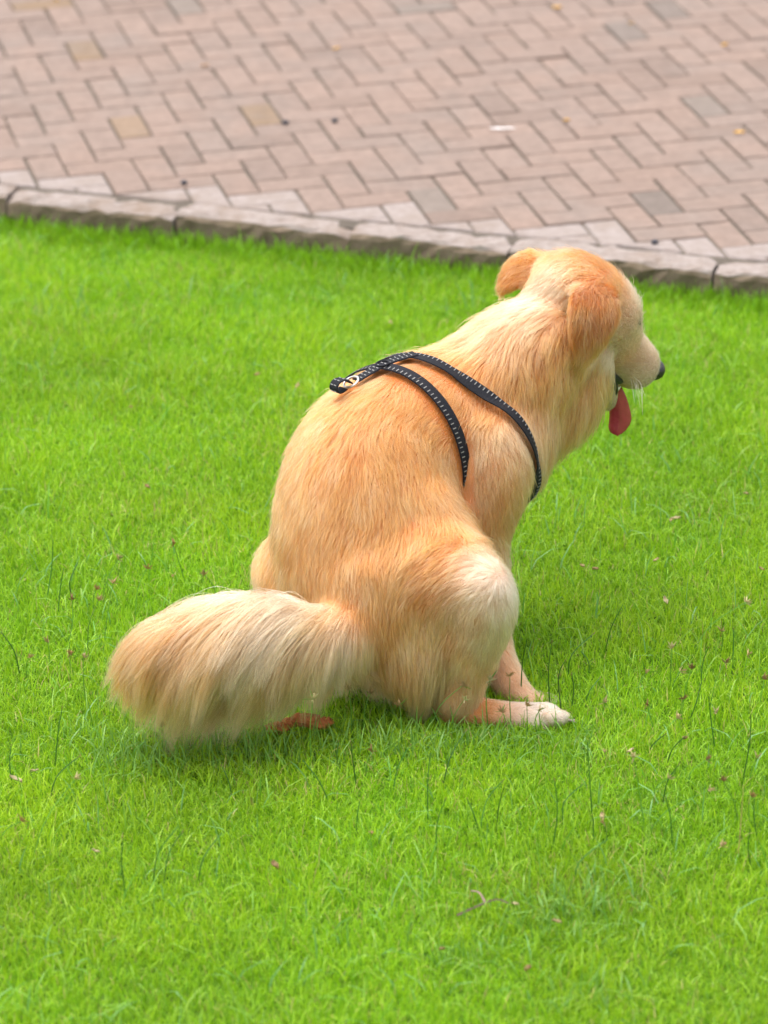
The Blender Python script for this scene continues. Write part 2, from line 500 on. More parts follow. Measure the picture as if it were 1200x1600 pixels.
# right thigh, shank, hock and hind paw
parts.append(tube('thigh', [wp(600, 905, .11), wp(640, 905, .085), wp(690, 905, .05), wp(735, 905, .02), wp(765, 905, .005)], [.10, .112, .102, .076, .050], [.12, .128, .110, .078, .048], (.1, -.9, .4), flow=-1, grav=.55, length=[.04, .04, .034, .028, .024], lift=.25, extra=(-.1, 0, -.5)))
parts.append(tube('flank', [wp(640, 770, .14), wp(660, 830, .115), wp(680, 880, .09)], [.07, .08, .08], [.07, .085, .09], (.7, -.7, 0), flow=1, grav=.5, length=[.034, .034, .034], lift=.25))
parts.append(tube('rump', [wp(585, 880, .08), wp(595, 950, .045), wp(605, 1010, .03)], [.10, .10, .085], [.10, .085, .06], (.9, -.4, 0), flow=1, grav=.6, length=[.038, .042, .05], lift=.28))
parts.append(tube('shank', [wp(752, 890, -.02), wp(756, 945, -.02), wp(740, 1008, -.015), wp(726, 1058, -.01), wp(712, 1096, -.005), wp(705, 1112, .0)], [.045, .055, .044, .034, .034, .026], [.044, .056, .048, .036, .037, .026], (.0, -1, 0), flow=1, grav=.4, length=[.026, .026, .028, .026, .02, .014], lift=.25))
parts.append(tube('breech', [wp(652, 950, .03), wp(636, 1008, .015), wp(618, 1055, .01)], [.085, .084, .058], [.065, .06, .045], (.9, -.3, 0), flow=1, grav=1.0, length=[.05, .08, .085], lift=.4))
parts.append(tube('hind_foot', [wp(698, 1105, .0), wp(735, 1112, -.005), wp(785, 1118, -.01), wp(830, 1123, -.012), wp(858, 1125, -.014), wp(872, 1128, -.014)], [.033, .029, .027, .034, .036, .026], [.034, .028, .023, .025, .026, .018], (.0, -1, 0), flow=1, grav=.1, length=[.014, .011, .009, .008, .007, .006], lift=.3))
for k in range(4):      # toes
    yy = -.044 + .020 * k; xx = (.012, .020, .020, .010)[k]
    b0 = wp(854, 1125, yy)
    parts.append(tube('toe%d' % k, [b0, b0 + np.array([.010 + xx * .5, 0, .003]), b0 + np.array([.016 + xx * .8, 0, .0]), b0 + np.array([.020 + xx * .8, 0, -.003])], [.010, .0125, .0125, .009], [.013, .015, .013, .009], (0, -1, 0), n=10, seg=14, flow=1, grav=.1, length=.007, lift=.3))
# left hind leg
parts.append(tube('thigh_far', [wp(530, 925, .17), wp(484, 905, .20), wp(448, 890, .225), wp(434, 886, .24)], [.11, .105, .08, .05], [.12, .11, .08, .05], (.6, .75, .3), flow=-1, grav=.5, length=[.035, .035, .034, .03], lift=.3))
parts.append(tube('shank_far', [wp(450, 885, .24), wp(450, 940, .24), wp(475, 1000, .20), wp(490, 1030, .17)], [.045, .05, .035, .025], [.045, .05, .04, .025], (.6, .75, 0), flow=1, grav=.4, length=.025, lift=.25))
parts.append(tube('hind_foot_far', [wp(490, 1030, .175), wp(470, 1012, .235), wp(455, 1000, .27)], [.026, .026, .022], [.024, .022, .016], (.95, .1, 0), flow=1, grav=.1, length=.01, lift=.3))
# tail
parts.append(tube('tail', [wp(585, 990, .05), wp(545, 990, .0), wp(490, 995, -.045), wp(420, 990, -.075), wp(340, 997, -.095), wp(265, 1010, -.105), wp(216, 1024, -.11)], [.066, .056, .046, .046, .047, .041, .024], [.066, .056, .048, .048, .047, .041, .024], (0, -1, 0), n=40, flow=1, grav=.5, length=[.045, .08, .15, .18, .175, .13, .080], lift=.38))
# head
psi, pit = math.radians(25), math.radians(40)
HC = wp(908, 478, .455)
HF = np.array([math.cos(pit) * math.cos(psi), math.cos(pit) * math.sin(psi), -math.sin(pit)])
HL = np.array([math.sin(psi), -math.cos(psi), 0.0])
HU = np.cross(HL, HF); HU = HU if HU[2] > 0 else -HU
def hp(f, u_, l_=0.0): return HC + HF * f + HU * u_ + HL * l_
parts.append(tube('head', [hp(-.078, -.01), hp(-.05, .0), hp(0, .004), hp(.045, .004), hp(.082, -.010), hp(.108, -.022), hp(.142, -.027), hp(.174, -.030), hp(.194, -.032)],
                  [.056, .074, .083, .078, .061, .052, .047, .043, .032], [.056, .074, .081, .072, .055, .049, .046, .042, .032], HL, n=44, seg=32, flow=-1, grav=.15, length=[.030, .028, .024, .021, .018, .015, .012, .009, .006], lift=.38))
# cheek
parts.append(tube('cheek', [hp(.062, -.045, .026), hp(.03, -.062, .034), hp(.0, -.075, .034), hp(-.04, -.085, .03)], [.036, .046, .05, .045], [.036, .046, .048, .042], HL, flow=1, grav=.6, length=[.012, .020, .030, .038], lift=.4))
# lower jaw, hanging open
JF = unit(HF * 0.8 - HU * 0.6)
J0 = hp(.100, -.066)
parts.append(tube('jaw', [J0 - JF * .03, J0 + JF * .02, J0 + JF * .06, J0 + JF * .085], [.040, .037, .031, .017], [.028, .023, .019, .012], HL, flow=-1, grav=.3, length=[.02, .012, .007, .005], lift=.3))
# ears: flaps folded over and hanging
dn = np.array([0, 0, -1.0])
fh = unit(np.array([HF[0], HF[1], 0.0]))
parts.append(tube('ear', [wp(932, 438, .43), wp(934, 458, .375), wp(930, 488, .342), wp(922, 522, .328), wp(916, 548, .326), wp(913, 564, .328)],
                  [.030, .047, .052, .042, .026, .010], [.016, .011, .009, .008, .007, .005], (.88, .40, -.22), n=30, flow=1, grav=.3, length=[.018, .020, .022, .024, .028, .032], lift=.34))
parts.append(tube('ear_far', [wp(870, 438, .485), wp(842, 425, .51), wp(814, 424, .525), wp(794, 438, .53), wp(780, 458, .53)],
                  [.042, .042, .034, .024, .008], [.020, .014, .011, .010, .007], (.42, .25, .85), n=30, flow=1, grav=.3, length=[.012, .014, .015, .017, .018], lift=.3))

# join, remesh to one continuous skin, smooth
allv, allf = [], []
for V, Fc in parts:
    o0 = sum(len(v) for v in allv); allv.append(V); allf += [tuple(a + o0 for a in f) for f in Fc]
tmp_me = bpy.data.meshes.new('tmp'); tmp_me.from_pydata(np.vstack(allv).tolist(), [], allf); tmp_me.update()
tmp = bpy.data.objects.new('tmp', tmp_me); COL.objects.link(tmp)
bm = bmesh.new(); bm.from_mesh(tmp_me); bmesh.ops.recalc_face_normals(bm, faces=bm.faces); bm.to_mesh(tmp_me); bm.free()
md = tmp.modifiers.new('r', 'REMESH'); md.mode = 'VOXEL'; md.voxel_size = 0.0055
ms = tmp.modifiers.new('s', 'SMOOTH'); ms.factor = 0.5; ms.iterations = 3
dg = bpy.context.evaluated_depsgraph_get()
skin_me = bpy.data.meshes.new_from_object(tmp.evaluated_get(dg)); skin_me.name = 'body'
bpy.data.objects.remove(tmp); bpy.data.meshes.remove(tmp_me)
skin_me.polygons.foreach_set('use_smooth', [True] * len(skin_me.polygons))

# extra relaxing of the trunk and thighs so the masses flow into each other (head and feet stay crisp)
nv = len(skin_me.vertices)
SV = np.zeros(nv * 3); skin_me.vertices.foreach_get('co', SV); SV = SV.reshape(-1, 3)
ED = np.zeros(len(skin_me.edges) * 2, dtype=np.int32); skin_me.edges.foreach_get('vertices', ED); ED = ED.reshape(-1, 2)
deg = np.bincount(ED.ravel(), minlength=nv)[:, None]
soft_ = np.clip(1 - np.linalg.norm(SV - hp(.11, -.04), axis=1) / .15, 0, 1) * 3 + np.clip(1 - np.linalg.norm(SV - np.array(wp(815, 425, .54)), axis=1) / .07, 0, 1) * 3
soft_ = np.clip(1 - soft_, 0, 1) * np.clip((SV[:, 2] - .06) / .08, 0, 1) * np.clip(np.linalg.norm(SV - np.array(wp(920, 500, .33)), axis=1) / .07 - .6, 0, 1)
for _ in range(55):
    acc = np.zeros((nv, 3))
    for q in range(3):
        acc[:, q] = np.bincount(ED[:, 0], SV[ED[:, 1], q], nv) + np.bincount(ED[:, 1], SV[ED[:, 0], q], nv)
    SV = SV + (acc / np.maximum(deg, 1) - SV) * (0.6 * soft_[:, None])
skin_me.vertices.foreach_set('co', SV.ravel()); skin_me.update()

DOG = empty('dog', (0.10, 0.15, 0.0))
tag(DOG, 'fluffy golden dog squatting on the lawn with its back to us, wearing a black harness', 'dog')
body = bpy.data.objects.new('body', skin_me); COL.objects.link(body); attach(body, DOG)
skin_me.calc_loop_triangles()
nv = len(skin_me.vertices)
SV = np.zeros(nv * 3); skin_me.vertices.foreach_get('co', SV); SV = SV.reshape(-1, 3)
SN = np.zeros(nv * 3); skin_me.vertices.foreach_get('normal', SN); SN = SN.reshape(-1, 3)
ST = np.zeros(len(skin_me.loop_triangles) * 3, dtype=np.int32); skin_me.loop_triangles.foreach_get('vertices', ST); ST = ST.reshape(-1, 3)
vol = np.sum(np.einsum('nd,nd->n', SV[ST[:, 0]], np.cross(SV[ST[:, 1]], SV[ST[:, 2]]))) / 6
print('skin volume', vol, 'normal check', np.mean(np.sum(SN * (SV - SV.mean(0)), 1)), nv)
BVH = BVHTree.FromPolygons([tuple(v) for v in SV], [tuple(t) for t in ST])

def fields(P):
    """per point: hair flow, length, lift and tube weights from the tubes the point lies on"""
    n = len(P); W = np.zeros((len(TUBES), n)); FL = np.zeros((len(TUBES), n, 3)); LN = np.zeros((len(TUBES), n)); S = np.zeros((len(TUBES), n))
    for k, t in enumerate(TUBES):
        best = np.full(n, 1e9); bi = np.zeros(n, int)
        for i in range(len(t['C'])):
            d = P - t['C'][i]
            x = (d @ t['L'][i]) / t['A'][i]; y = (d @ t['N'][i]) / t['B'][i]; z = (d @ t['T'][i]) / (0.5 * (t['A'][i] + t['B'][i]))
            q = x * x + y * y + z * z
            m = q < best; best[m] = q[m]; bi[m] = i
        r = np.sqrt(best)
        W[k] = np.exp(-np.abs(r - 1.0) * 9.0) + 1e-9
        FL[k] = t['T'][bi] * t['flow'] + np.array([0, 0, -1.0]) * t['grav'] + t['extra']
        LN[k] = t['LN'][bi]; S[k] = bi / (len(t['C']) - 1)
    W = W ** 2; W /= W.sum(0)
    flow = np.einsum('kn,knd->nd', W, FL); ln = (W * LN).sum(0)
    lift = sum(W[k] * TUBES[k]['lift'] for k in range(len(TUBES)))
    return flow, ln, lift, W, S

TI = {t['name']: k for k, t in enumerate(TUBES)}
def blob(P, c, r, soft=1.0):
    d = np.linalg.norm(P - c, axis=1) / r
    return np.clip(1.0 - d ** 2, 0, 1) ** soft

def coat_color(P, W, S):
    n = len(P)
    base = np.repeat(GOLD[None], n, 0)
    def mix(col, f):
        nonlocal base
        f = np.clip(f, 0, 1)[:, None]; base = base * (1 - f) + col * f
    nz = value_noise(P, 14, 3); nz2 = value_noise(P, 40, 5)
    mix(LIGHT, 0.16 + 0.5 * (nz - 0.35))
    w = lambda k: W[TI[k]]
    mix(LIGHT, 0.8 * w('chest') + .6 * w('throat') + .55 * w('upper_arm'))
    mix(CREAM, 0.5 * w('upper_arm') * nz + 0.35 * w('chest') * nz)
    mix(LIGHT, 0.7 * w('tail'))
    mix(CREAM, 1.0 * (w('tail')) * np.clip(1.2 - np.abs(S[TI['tail']] - 0.40) * 2.2, 0, 1) * np.clip(.35 + 1.1 * (value_noise(P, 22, 8) - .3), 0, 1))
    mix(PALE, .8 * w('tail') * np.clip(1.1 - np.abs(S[TI['tail']] - .38) * 3.2, 0, 1) * np.clip(2.4 * (value_noise(P, 34, 9) - .45), 0, 1))
    mix(GOLD * .7 + DEEP * .3, np.clip((S[TI['tail']] - .62) * 2.6, 0, 1) * w('tail') * .9)
    mix(np.array((.56, .335, .165)), 0.65 * w('breech')); mix(LIGHT, .3 * w('rump')); mix(np.array((.56, .335, .165)), .6 * w('shank'))
    mix(CREAM * .5 + PALE * .5, (.45 + .6 * nz2) * blob(P, wp(780, 875, -.05), .08)); mix(PALE, (.4 + .6 * nz2) * blob(P, wp(798, 930, -.04), .07)); mix(CREAM, .8 * blob(P, wp(785, 985, -.05), .07)); mix(CREAM, .5 * blob(P, wp(735, 960, -.08), .08))
    for k in range(4): mix(PALE, .95 * w('toe%d' % k))
    mix(LIGHT, .7 * (w('hind_foot') + w('foreleg') + w('foreleg_far'))); mix(CREAM, .5 * w('foreleg'))
    mix(PALE, np.clip((S[TI['hind_foot']] - .30) * 3.0, 0, 1) * w('hind_foot')); mix(PALE, .8 * np.clip((S[TI['foreleg']] - .6) * 2.5, 0, 1) * w('foreleg'))
    mix(DEEP * .6 + GOLD * .4, np.clip((.35 - S[TI['hind_foot']]) * 2.4, 0, 1) * w('hind_foot'))
    # head
    sh = S[TI['head']]
    mix(LIGHT, .5 * w('head')); mix(CREAM, .55 * w('cheek'))
    mix(CREAM * .6 + PALE * .4, .95 * blob(P, hp(.075, .005, .03), .085, .7)); mix(PALE, .7 * blob(P, hp(.07, .05, .0), .06)); mix(CREAM, np.clip((sh - .38) * 3, 0, 1) * w('head') * .75); mix(GREYW, np.clip((sh - .56) * 2.6, 0, 1) * w('head') * .95); mix(GREYW, w('jaw') * .9)
    mix(PALE, (.1 + .35 * nz2) * blob(P, wp(840, 440, .38), .09)); mix(CREAM, .5 * blob(P, wp(790, 470, .34), .11))
    mix(GOLD * .6 + DEEP * .4, .8 * blob(P, hp(-.01, .075, .01), .065)); 
    mix(DEEP, .97 * w('ear')); mix(GOLD * .6 + DEEP * .4, .9 * w('ear_far'))
    mix(np.array((.30, .13, .04)), .55 * w('ear') * np.clip((nz2 - .52) * 4, 0, 1))
    mix(DEEP * .5 + GOLD * .5, .55 * blob(P, wp(745, 505, .27), .07))
    # rump partings
    mix(DEEP * .5 + GOLD * .5, .7 * blob(P, wp(555, 968, .0), .06))
    base *= (0.90 + 0.2 * nz2)[:, None]
    return base

# skin colour follows the coat
_, _, _, Wv, Sv = fields(SV)
cv = coat_color(SV, Wv, Sv)
sk = skin_me.attributes.new('tint', 'FLOAT_COLOR', 'POINT')
c4 = np.ones((nv, 4), np.float32); c4[:, :3] = cv
sk.data.foreach_set('color', c4.ravel())
m, n_, l_, b_ = new_mat('dog_skin')
at = n_.new('ShaderNodeAttribute'); at.attribute_name = 'tint'; l_.new(at.outputs['Color'], b_.inputs['Base Color'])
b_.inputs['Roughness'].default_value = 0.9; b_.inputs['Specular IOR Level'].default_value = 0.05
skin_me.materials.clear(); skin_me.materials.append(m)

# ------------------------------------------------------------------ harness (laid on the coat)
def on_skin(p, off):
    loc, nrm, _, _ = BVH.find_nearest(Vector(p))
    # smooth normal
    return np.array(loc) + np.array(nrm) * off, np.array(nrm)

def tube_bvh(names):
    tv, tf = [], []
    for nm in names:
        V, Fc = parts[TI[nm]]; o0 = len(tv); tv += [tuple(v) for v in V]; tf += [tuple(a + o0 for a in f) for f in Fc]
    return BVHTree.FromPolygons(tv, tf)
def skin_loop(center, a1, a2, off, names, n=160):
    """points round the body in the plane (a1, a2) about center"""
    pts, nr = [], []; TBVH = tube_bvh(names)
    for k in range(n):
        th = 2 * math.pi * k / n
        d = unit(a1 * math.cos(th) + a2 * math.sin(th))
        hit = TBVH.ray_cast(Vector(center + d * 0.45), Vector(-d), 0.45)
        if hit[0] is None:
            continue
        nn = np.array(hit[1]); nn = nn if nn @ d > 0 else -nn
        pts.append(np.array(hit[0]) + nn * off); nr.append(nn)
    pts = np.array(pts); e1 = unit(a1); e2 = unit(a2)
    xy = np.stack([(pts - center) @ e1, (pts - center) @ e2], 1)
    order = sorted(range(len(xy)), key=lambda i: (xy[i, 0], xy[i, 1]))          # taut webbing spans the hollows
    def half(seq):
        h = []
        for i in seq:
            while len(h) > 1 and np.cross(xy[h[-1]] - xy[h[-2]], xy[i] - xy[h[-2]]) <= 0: h.pop()
            h.append(i)
        return h
    hull = half(order)[:-1] + half(order[::-1])[:-1]
    H = xy[hull]; seg = np.linalg.norm(np.roll(H, -1, 0) - H, axis=1); cum = np.concatenate([[0], np.cumsum(seg)])
    s_ = np.linspace(0, cum[-1], n, endpoint=False); Hc = np.vstack([H, H[:1]])
    q = np.stack([np.interp(s_, cum, Hc[:, 0]), np.interp(s_, cum, Hc[:, 1])], 1)
    P = center + q[:, :1] * e1 + q[:, 1:] * e2
    N = np.array([np.array(TBVH.find_nearest(Vector(p))[1]) for p in P]); N = np.where(np.sum(N * (P - center), 1, keepdims=True) < 0, -N, N)
    return P, N

def smooth_closed(P, it=6, closed=True):
    P = P.copy()
    for _ in range(it):
        if closed: P = 0.25 * np.roll(P, 1, 0) + 0.5 * P + 0.25 * np.roll(P, -1, 0)
        else: P[1:-1] = 0.25 * P[:-2] + 0.5 * P[1:-1] + 0.25 * P[2:]
    return P

STRAP_PTS = []
M_NYLON = mat_simple('black_nylon_webbing', (0.010, 0.010, 0.014, 1), 0.75, 0.2, 0.4, 400, 0.5)
M_STITCH = mat_simple('pale_reflective_thread', (0.20, 0.19, 0.18, 1), 0.45, 0.5)
M_STEEL = mat_simple('worn_metal_ring', (0.55, 0.52, 0.50, 1), 0.35, 0.5); M_STEEL.node_tree.nodes['Principled BSDF'].inputs['Metallic'].default_value = 0.9

HARN = empty('dog_harness', (0.10, 0.25, 0.45))
tag(HARN, 'black webbing harness with pale stitch lines strapped over the dog\'s shoulders', 'harness')

def strap(P, Nn, width, closed=True, thick=0.0021, stitch=True, rows=(0.30,), pitch=0.0085):
    """flat webbing ribbon along P with normals Nn, plus rows of pale stitches"""
    P = np.asarray(P); Nn = unit(np.asarray(Nn)); k = len(P)
    T = unit(np.roll(P, -1, 0) - np.roll(P, 1, 0)) if closed else unit(np.gradient(P, axis=0))
    Sd = unit(np.cross(Nn, T)); Nn = np.cross(T, Sd)
    V, Fc = [], []
    for i in range(k):
        for a, b2 in ((-.5, 0), (-.46, 1), (.46, 1), (.5, 0)):
            V.append(P[i] + Sd[i] * width * a + Nn[i] * thick * b2)
    rng_ = range(k) if closed else range(k - 1)
    for i in rng_:
        j = (i + 1) % k
        for q in range(4):
            q2 = (q + 1) % 4
            Fc.append((i * 4 + q, i * 4 + q2, j * 4 + q2, j * 4 + q))
    if not closed:
        Fc += [(0, 1, 2, 3), tuple((k - 1) * 4 + q for q in (3, 2, 1, 0))]
    o = mesh_obj('strap', V, Fc, M_NYLON, HARN)
    bmm = bmesh.new(); bmm.from_mesh(o.data); bmesh.ops.recalc_face_normals(bmm, faces=bmm.faces); bmm.to_mesh(o.data); bmm.free()
    STRAP_PTS.append((P, width))
    if stitch:
        seglen = np.linalg.norm(np.roll(P, -1, 0) - P, axis=1) if closed else np.linalg.norm(np.diff(P, axis=0), axis=1)
        cum = np.concatenate([[0], np.cumsum(seglen)])
        V, Fc = [], []
        Pc = np.vstack([P, P[:1]]) if closed else P
        Nc = np.vstack([Nn, Nn[:1]]) if closed else Nn
        Sc = np.vstack([Sd, Sd[:1]]) if closed else Sd
        Tc = np.vstack([T, T[:1]]) if closed else T
        for s_ in np.arange(pitch, cum[-1] - pitch * .5, pitch):
            i = min(np.searchsorted(cum, s_) - 1, len(Pc) - 2); f = (s_ - cum[i]) / max(seglen[i], 1e-6)
            p = Pc[i] * (1 - f) + Pc[i + 1] * f; nn = unit(Nc[i] * (1 - f) + Nc[i + 1] * f); ss = unit(Sc[i] * (1 - f) + Sc[i + 1] * f); tt = unit(Tc[i] * (1 - f) + Tc[i + 1] * f)
            for r in rows:
                c_ = p + ss * width * r + nn * (thick + .0003)
                o0 = len(V); a = ss * 0.0033; b2 = tt * 0.0010
                base4 = [c_ - a - b2, c_ + a - b2 * .6, c_ + a + b2, c_ - a + b2 * .6]
                V += base4 + [v + nn * .0007 for v in base4]
                Fc += [(o0 + 4, o0 + 5, o0 + 6, o0 + 7)] + [(o0 + q, o0 + (q + 1) % 4, o0 + 4 + (q + 1) % 4, o0 + 4 + q) for q in range(4)]
        so = mesh_obj('stitching', V, Fc, M_STITCH, o); tag(so, kind='stuff')
    return o

OFF = 0.008
# girth strap: through the withers, down the flank in front of the thigh, under the belly
J1, _ = on_skin(wp(612, 592, .26), 0); Q1, _ = on_skin(wp(700, 660, .19), 0); Q2, _ = on_skin(wp(728, 730, .17), 0)
def ring_plane(A, B, C):
    nrm = unit(np.cross(B - A, C - A)); 
    return nrm
c1 = np.array(wp(640, 690, .285)); n1 = ring_plane(J1, Q1, Q2)
c1 = c1 - n1 * ((c1 - J1) @ n1)
a1 = unit(J1 - c1); a2 = np.cross(n1, a1)
P, Nn = skin_loop(c1, a1, a2, OFF, ('trunk', 'chest')); P = smooth_closed(P); Nn = smooth_closed(Nn, 12)
strap(P, Nn, 0.021, rows=(-.24,))
# chest strap: from the withers round the front of the chest
J2, _ = on_skin(wp(648, 572, .30), 0); R1, _ = on_skin(wp(760, 635, .25), 0); R2, _ = on_skin(wp(825, 740, .25), 0)
n2 = ring_plane(J2, R1, R2); c2 = np.array(wp(745, 665, .34)); c2 = c2 - n2 * ((c2 - J2) @ n2)
a1 = unit(J2 - c2); a2 = np.cross(n2, a1)
P, Nn = skin_loop(c2, a1, a2, OFF, ('trunk', 'chest', 'upper_arm')); P = smooth_closed(P, 14); Nn = smooth_closed(Nn, 12)
strap(P, Nn, 0.022, rows=(.24,))
# back strap along the spine, with ring and leash loop
bp_ = [on_skin(q, OFF + .003) for q in (wp(556, 594, .24), wp(585, 584, .26), wp(615, 580, .28), wp(650, 572, .30))]
P = catmull(np.array([q[0] for q in bp_]), 24); Nn = catmull(np.array([q[1] for q in bp_]), 24)
strap(P, Nn, 0.024, closed=False, rows=(-.22, .22))
rc, rn = P[12], unit(Nn[12]); rt = unit(P[13] - P[11])
def torus(name, c_, ax1, ax2, R1_, R2_, r, mat, parent):
    V, Fc = [], []; NS, MS = 36, 10
    nn = unit(np.cross(ax1, ax2))
    for i in range(NS):
        t = 2 * math.pi * i / NS
        p = c_ + ax1 * R1_ * math.cos(t) + ax2 * R2_ * math.sin(t); rad = unit(ax1 * math.cos(t) * R2_ + ax2 * math.sin(t) * R1_)
        for j in range(MS):
            u_ = 2 * math.pi * j / MS
            V.append(p + rad * r * math.cos(u_) + nn * r * math.sin(u_))
    for i in range(NS):
        for j in range(MS):
            i2, j2 = (i + 1) % NS, (j + 1) % MS
            Fc.append((i * MS + j, i2 * MS + j, i2 * MS + j2, i * MS + j2))
    return mesh_obj(name, V, Fc, mat, parent, smooth=True)
side = unit(np.cross(rn, rt))
torus('ring', rc + rn * .003, rt, side, .010, .013, .0018, M_NYLON, HARN)
# leash ring and the folded loop that stands off the back
lc = P[0] + rn * .002
torus('leash_ring', lc - rt * .010, unit(rt * .9 + rn * .3), side, .013, .015, .0020, M_STEEL, HARN)
lp = [lc - rt * .014 + rn * .000, lc - rt * .022 + rn * .010, lc - rt * .036 + rn * .012, lc - rt * .044 + rn * .004, lc - rt * .040 - rn * .004, lc - rt * .026 - rn * .003]
P2 = catmull(np.array(lp), 26)
T2 = unit(np.gradient(P2, axis=0)); N2 = np.cross(side[None], T2); 
if (N2[4] @ rn) < 0: N2 = -N2
strap(P2, N2, 0.025, closed=False, rows=(-.2, .2))

# ------------------------------------------------------------------ coat: hair curves grown from the skin
def fur_material(name):
    m = bpy.data.materials.new(name); m.use_nodes = True
    nt = m.node_tree; nt.nodes.clear()
    out = nt.nodes.new('ShaderNodeOutputMaterial')
    at = nt.nodes.new('ShaderNodeAttribute'); at.attribute_name = 'fur_color'
    hb = nt.nodes.new('ShaderNodeBsdfHairPrincipled'); hb.model = 'CHIANG'; hb.parametrization = 'COLOR'
    nt.links.new(at.outputs['Color'], hb.inputs['Color'])
    hb.inputs['Roughness'].default_value = 0.6; hb.inputs['Radial Roughness'].default_value = 0.7
    hb.inputs['Coat'].default_value = 0.0
    hb.inputs['Random Roughness'].default_value = 0.2
    nt.links.new(hb.outputs[0], out.inputs['Surface'])
    return m
M_FUR = fur_material('golden_fur')

tri = SV[ST]; ar = 0.5 * np.linalg.norm(np.cross(tri[:, 1] - tri[:, 0], tri[:, 2] - tri[:, 0]), axis=1)
cent = tri.mean(1)
_, cl, _, cW, _ = fields(cent)
dens = np.clip(0.030 / cl, 0.6, 2.6)           # shorter coat needs more hairs
prob = ar * dens; prob /= prob.sum()
NF = 540000
pick = rng.choice(len(ST), NF, p=prob)
r1 = np.sqrt(rng.random(NF)); r2 = rng.random(NF)
bw = np.stack([1 - r1, r1 * (1 - r2), r1 * r2], 1)
P0 = np.einsum('nk,nkd->nd', bw, SV[ST[pick]]); N0 = unit(np.einsum('nk,nkd->nd', bw, SN[ST[pick]]))
flow, ln, lift, W, S = fields(P0)
G = np.array([0, 0, -1.0])

# local combing seen on the animal: (point, direction, radius, strength)
COMB = [
    (wp(545, 640, .20), (-.10, -.35, -.9), .14, 1.2),      # back falls towards the tail
    (wp(480, 760, .10), (.05, -.3, -.95), .14, 1.2),
    (wp(560, 850, .05), (.0, -.2, -1), .14, 1.0),
    (wp(660, 760, .10), (-.02, -.2, -1), .12, 1.0),
    (wp(700, 900, -.08), (-.65, -.1, -.55), .10, 1.5),     # thigh sweeps back
    (wp(770, 880, -.08), (.45, .0, -.6), .06, 1.2),
    (wp(700, 1010, -.06), (-.35, -.1, -.85), .08, 1.5),
    (wp(620, 990, -.04), (.15, -.2, -1), .08, 1.2),
    (wp(860, 600, .34), (-.25, -.2, -1), .12, 1.0),        # neck ruff
    (wp(790, 560, .27), (-.10, -.3, -1), .12, 1.2),
    (wp(740, 520, .27), (-.75, -.2, -.35), .09, 1.0),
    (wp(815, 440, .36), (-.8, -.1, -.4), .09, 1.2),
    (wp(690, 800, .06), (.10, -.15, -1), .09, 1.0),
    (wp(780, 760, .16), (.0, -.1, -1), .09, 1.0),
]
for c_, d_, r_, s_ in COMB:
    f = blob(P0, c_, r_)[:, None] * s_
    flow = flow * (1 - np.clip(f, 0, .85)) + unit(np.array(d_)) * f
flow = flow + (np.stack([value_noise(P0, 18, 11), value_noise(P0, 18, 12), value_noise(P0, 18, 13)], 1) - .5) * 0.75
tang = flow - N0 * np.sum(flow * N0, 1, keepdims=True)
tang = unit(tang)
jit = rng.normal(0, 0.16, (NF, 3)); tang = unit(tang + jit)
stray = (rng.random(NF) < .03) & (W[TI['tail']] < .02)
ln = ln * np.where(stray, 1.35, 1.0) * rng.uniform(0.62, 1.12, NF) * (0.85 + 0.3 * value_noise(P0, 25, 21))
lift = lift * rng.uniform(0.9, 1.9, NF) * np.where(stray, 1.5, 1.0)
# webbing presses the coat flat
for Ps, wd in STRAP_PTS:
    kd = KDTree(len(Ps))
    for i, q in enumerate(Ps): kd.insert(Vector(q), i)
    kd.balance()
    near = np.where(np.min(np.linalg.norm(P0[:, None, :] - Ps[None, ::8], axis=2), axis=1) < wd + 0.06)[0]
    for i in near:
        d = kd.find(Vector(P0[i] + tang[i] * ln[i] * .5))[2]; d0 = kd.find(Vector(P0[i]))[2]
        d = min(d, d0)
        if d < wd * 0.5 + .005: 
            ln[i] *= 0.45; lift[i] *= 0.4
K = 7
pts = np.zeros((NF, K, 3)); pts[:, 0] = P0 - N0 * 0.001
dirv = unit(tang * np.cos(lift)[:, None] + N0 * np.sin(lift)[:, None])
wt = W[TI['tail']]; wb = W[TI['breech']]; wth = W[TI['throat']] + W[TI['chest']]
gk = 0.04 + 0.34 * wt + 0.25 * wb + .12 * wth
step = ln / (K - 1)
for k in range(1, K):
    pts[:, k] = pts[:, k - 1] + dirv * step[:, None]
    dirv = dirv + G * gk[:, None] - N0 * (0.13 * lift / .45)[:, None] * (k < 5) + rng.normal(0, .05, (NF, 3))
    # stay outside the skin near the root
    out_ = np.sum(dirv * N0, 1); fix = np.clip(0.02 - out_, 0, None) * (1 - .7 * np.clip(wt + wb, 0, 1))
    dirv = unit(dirv + N0 * fix[:, None] * .9)
# locks: hairs gather towards a neighbouring guide hair
ng = NF // 8
gid = rng.choice(NF, ng, replace=False)
kd = KDTree(ng)
for a, i in enumerate(gid): kd.insert(Vector(P0[i] + tang[i] * .004), a)
kd.balance()
own = np.fromiter((gid[kd.find(p)[1]] for p in P0.tolist()), dtype=np.int64, count=NF)
same = (np.sum(N0 * N0[own], 1) > 0.5)
cl_amt = rng.uniform(.08, .42, NF) * np.clip((ln - .008) / .02, 0.05, 1) * same
sfrac = np.linspace(0, 1, K) ** 1.3
tgt = pts[own] 
lr = (ln / np.maximum(ln[own], 1e-4))[:, None, None]
tgt = P0[own][:, None] + (tgt - P0[own][:, None]) * np.clip(lr, .5, 1.4)
pts = pts + (tgt - pts) * (cl_amt[:, None] * sfrac[None])[:, :, None]
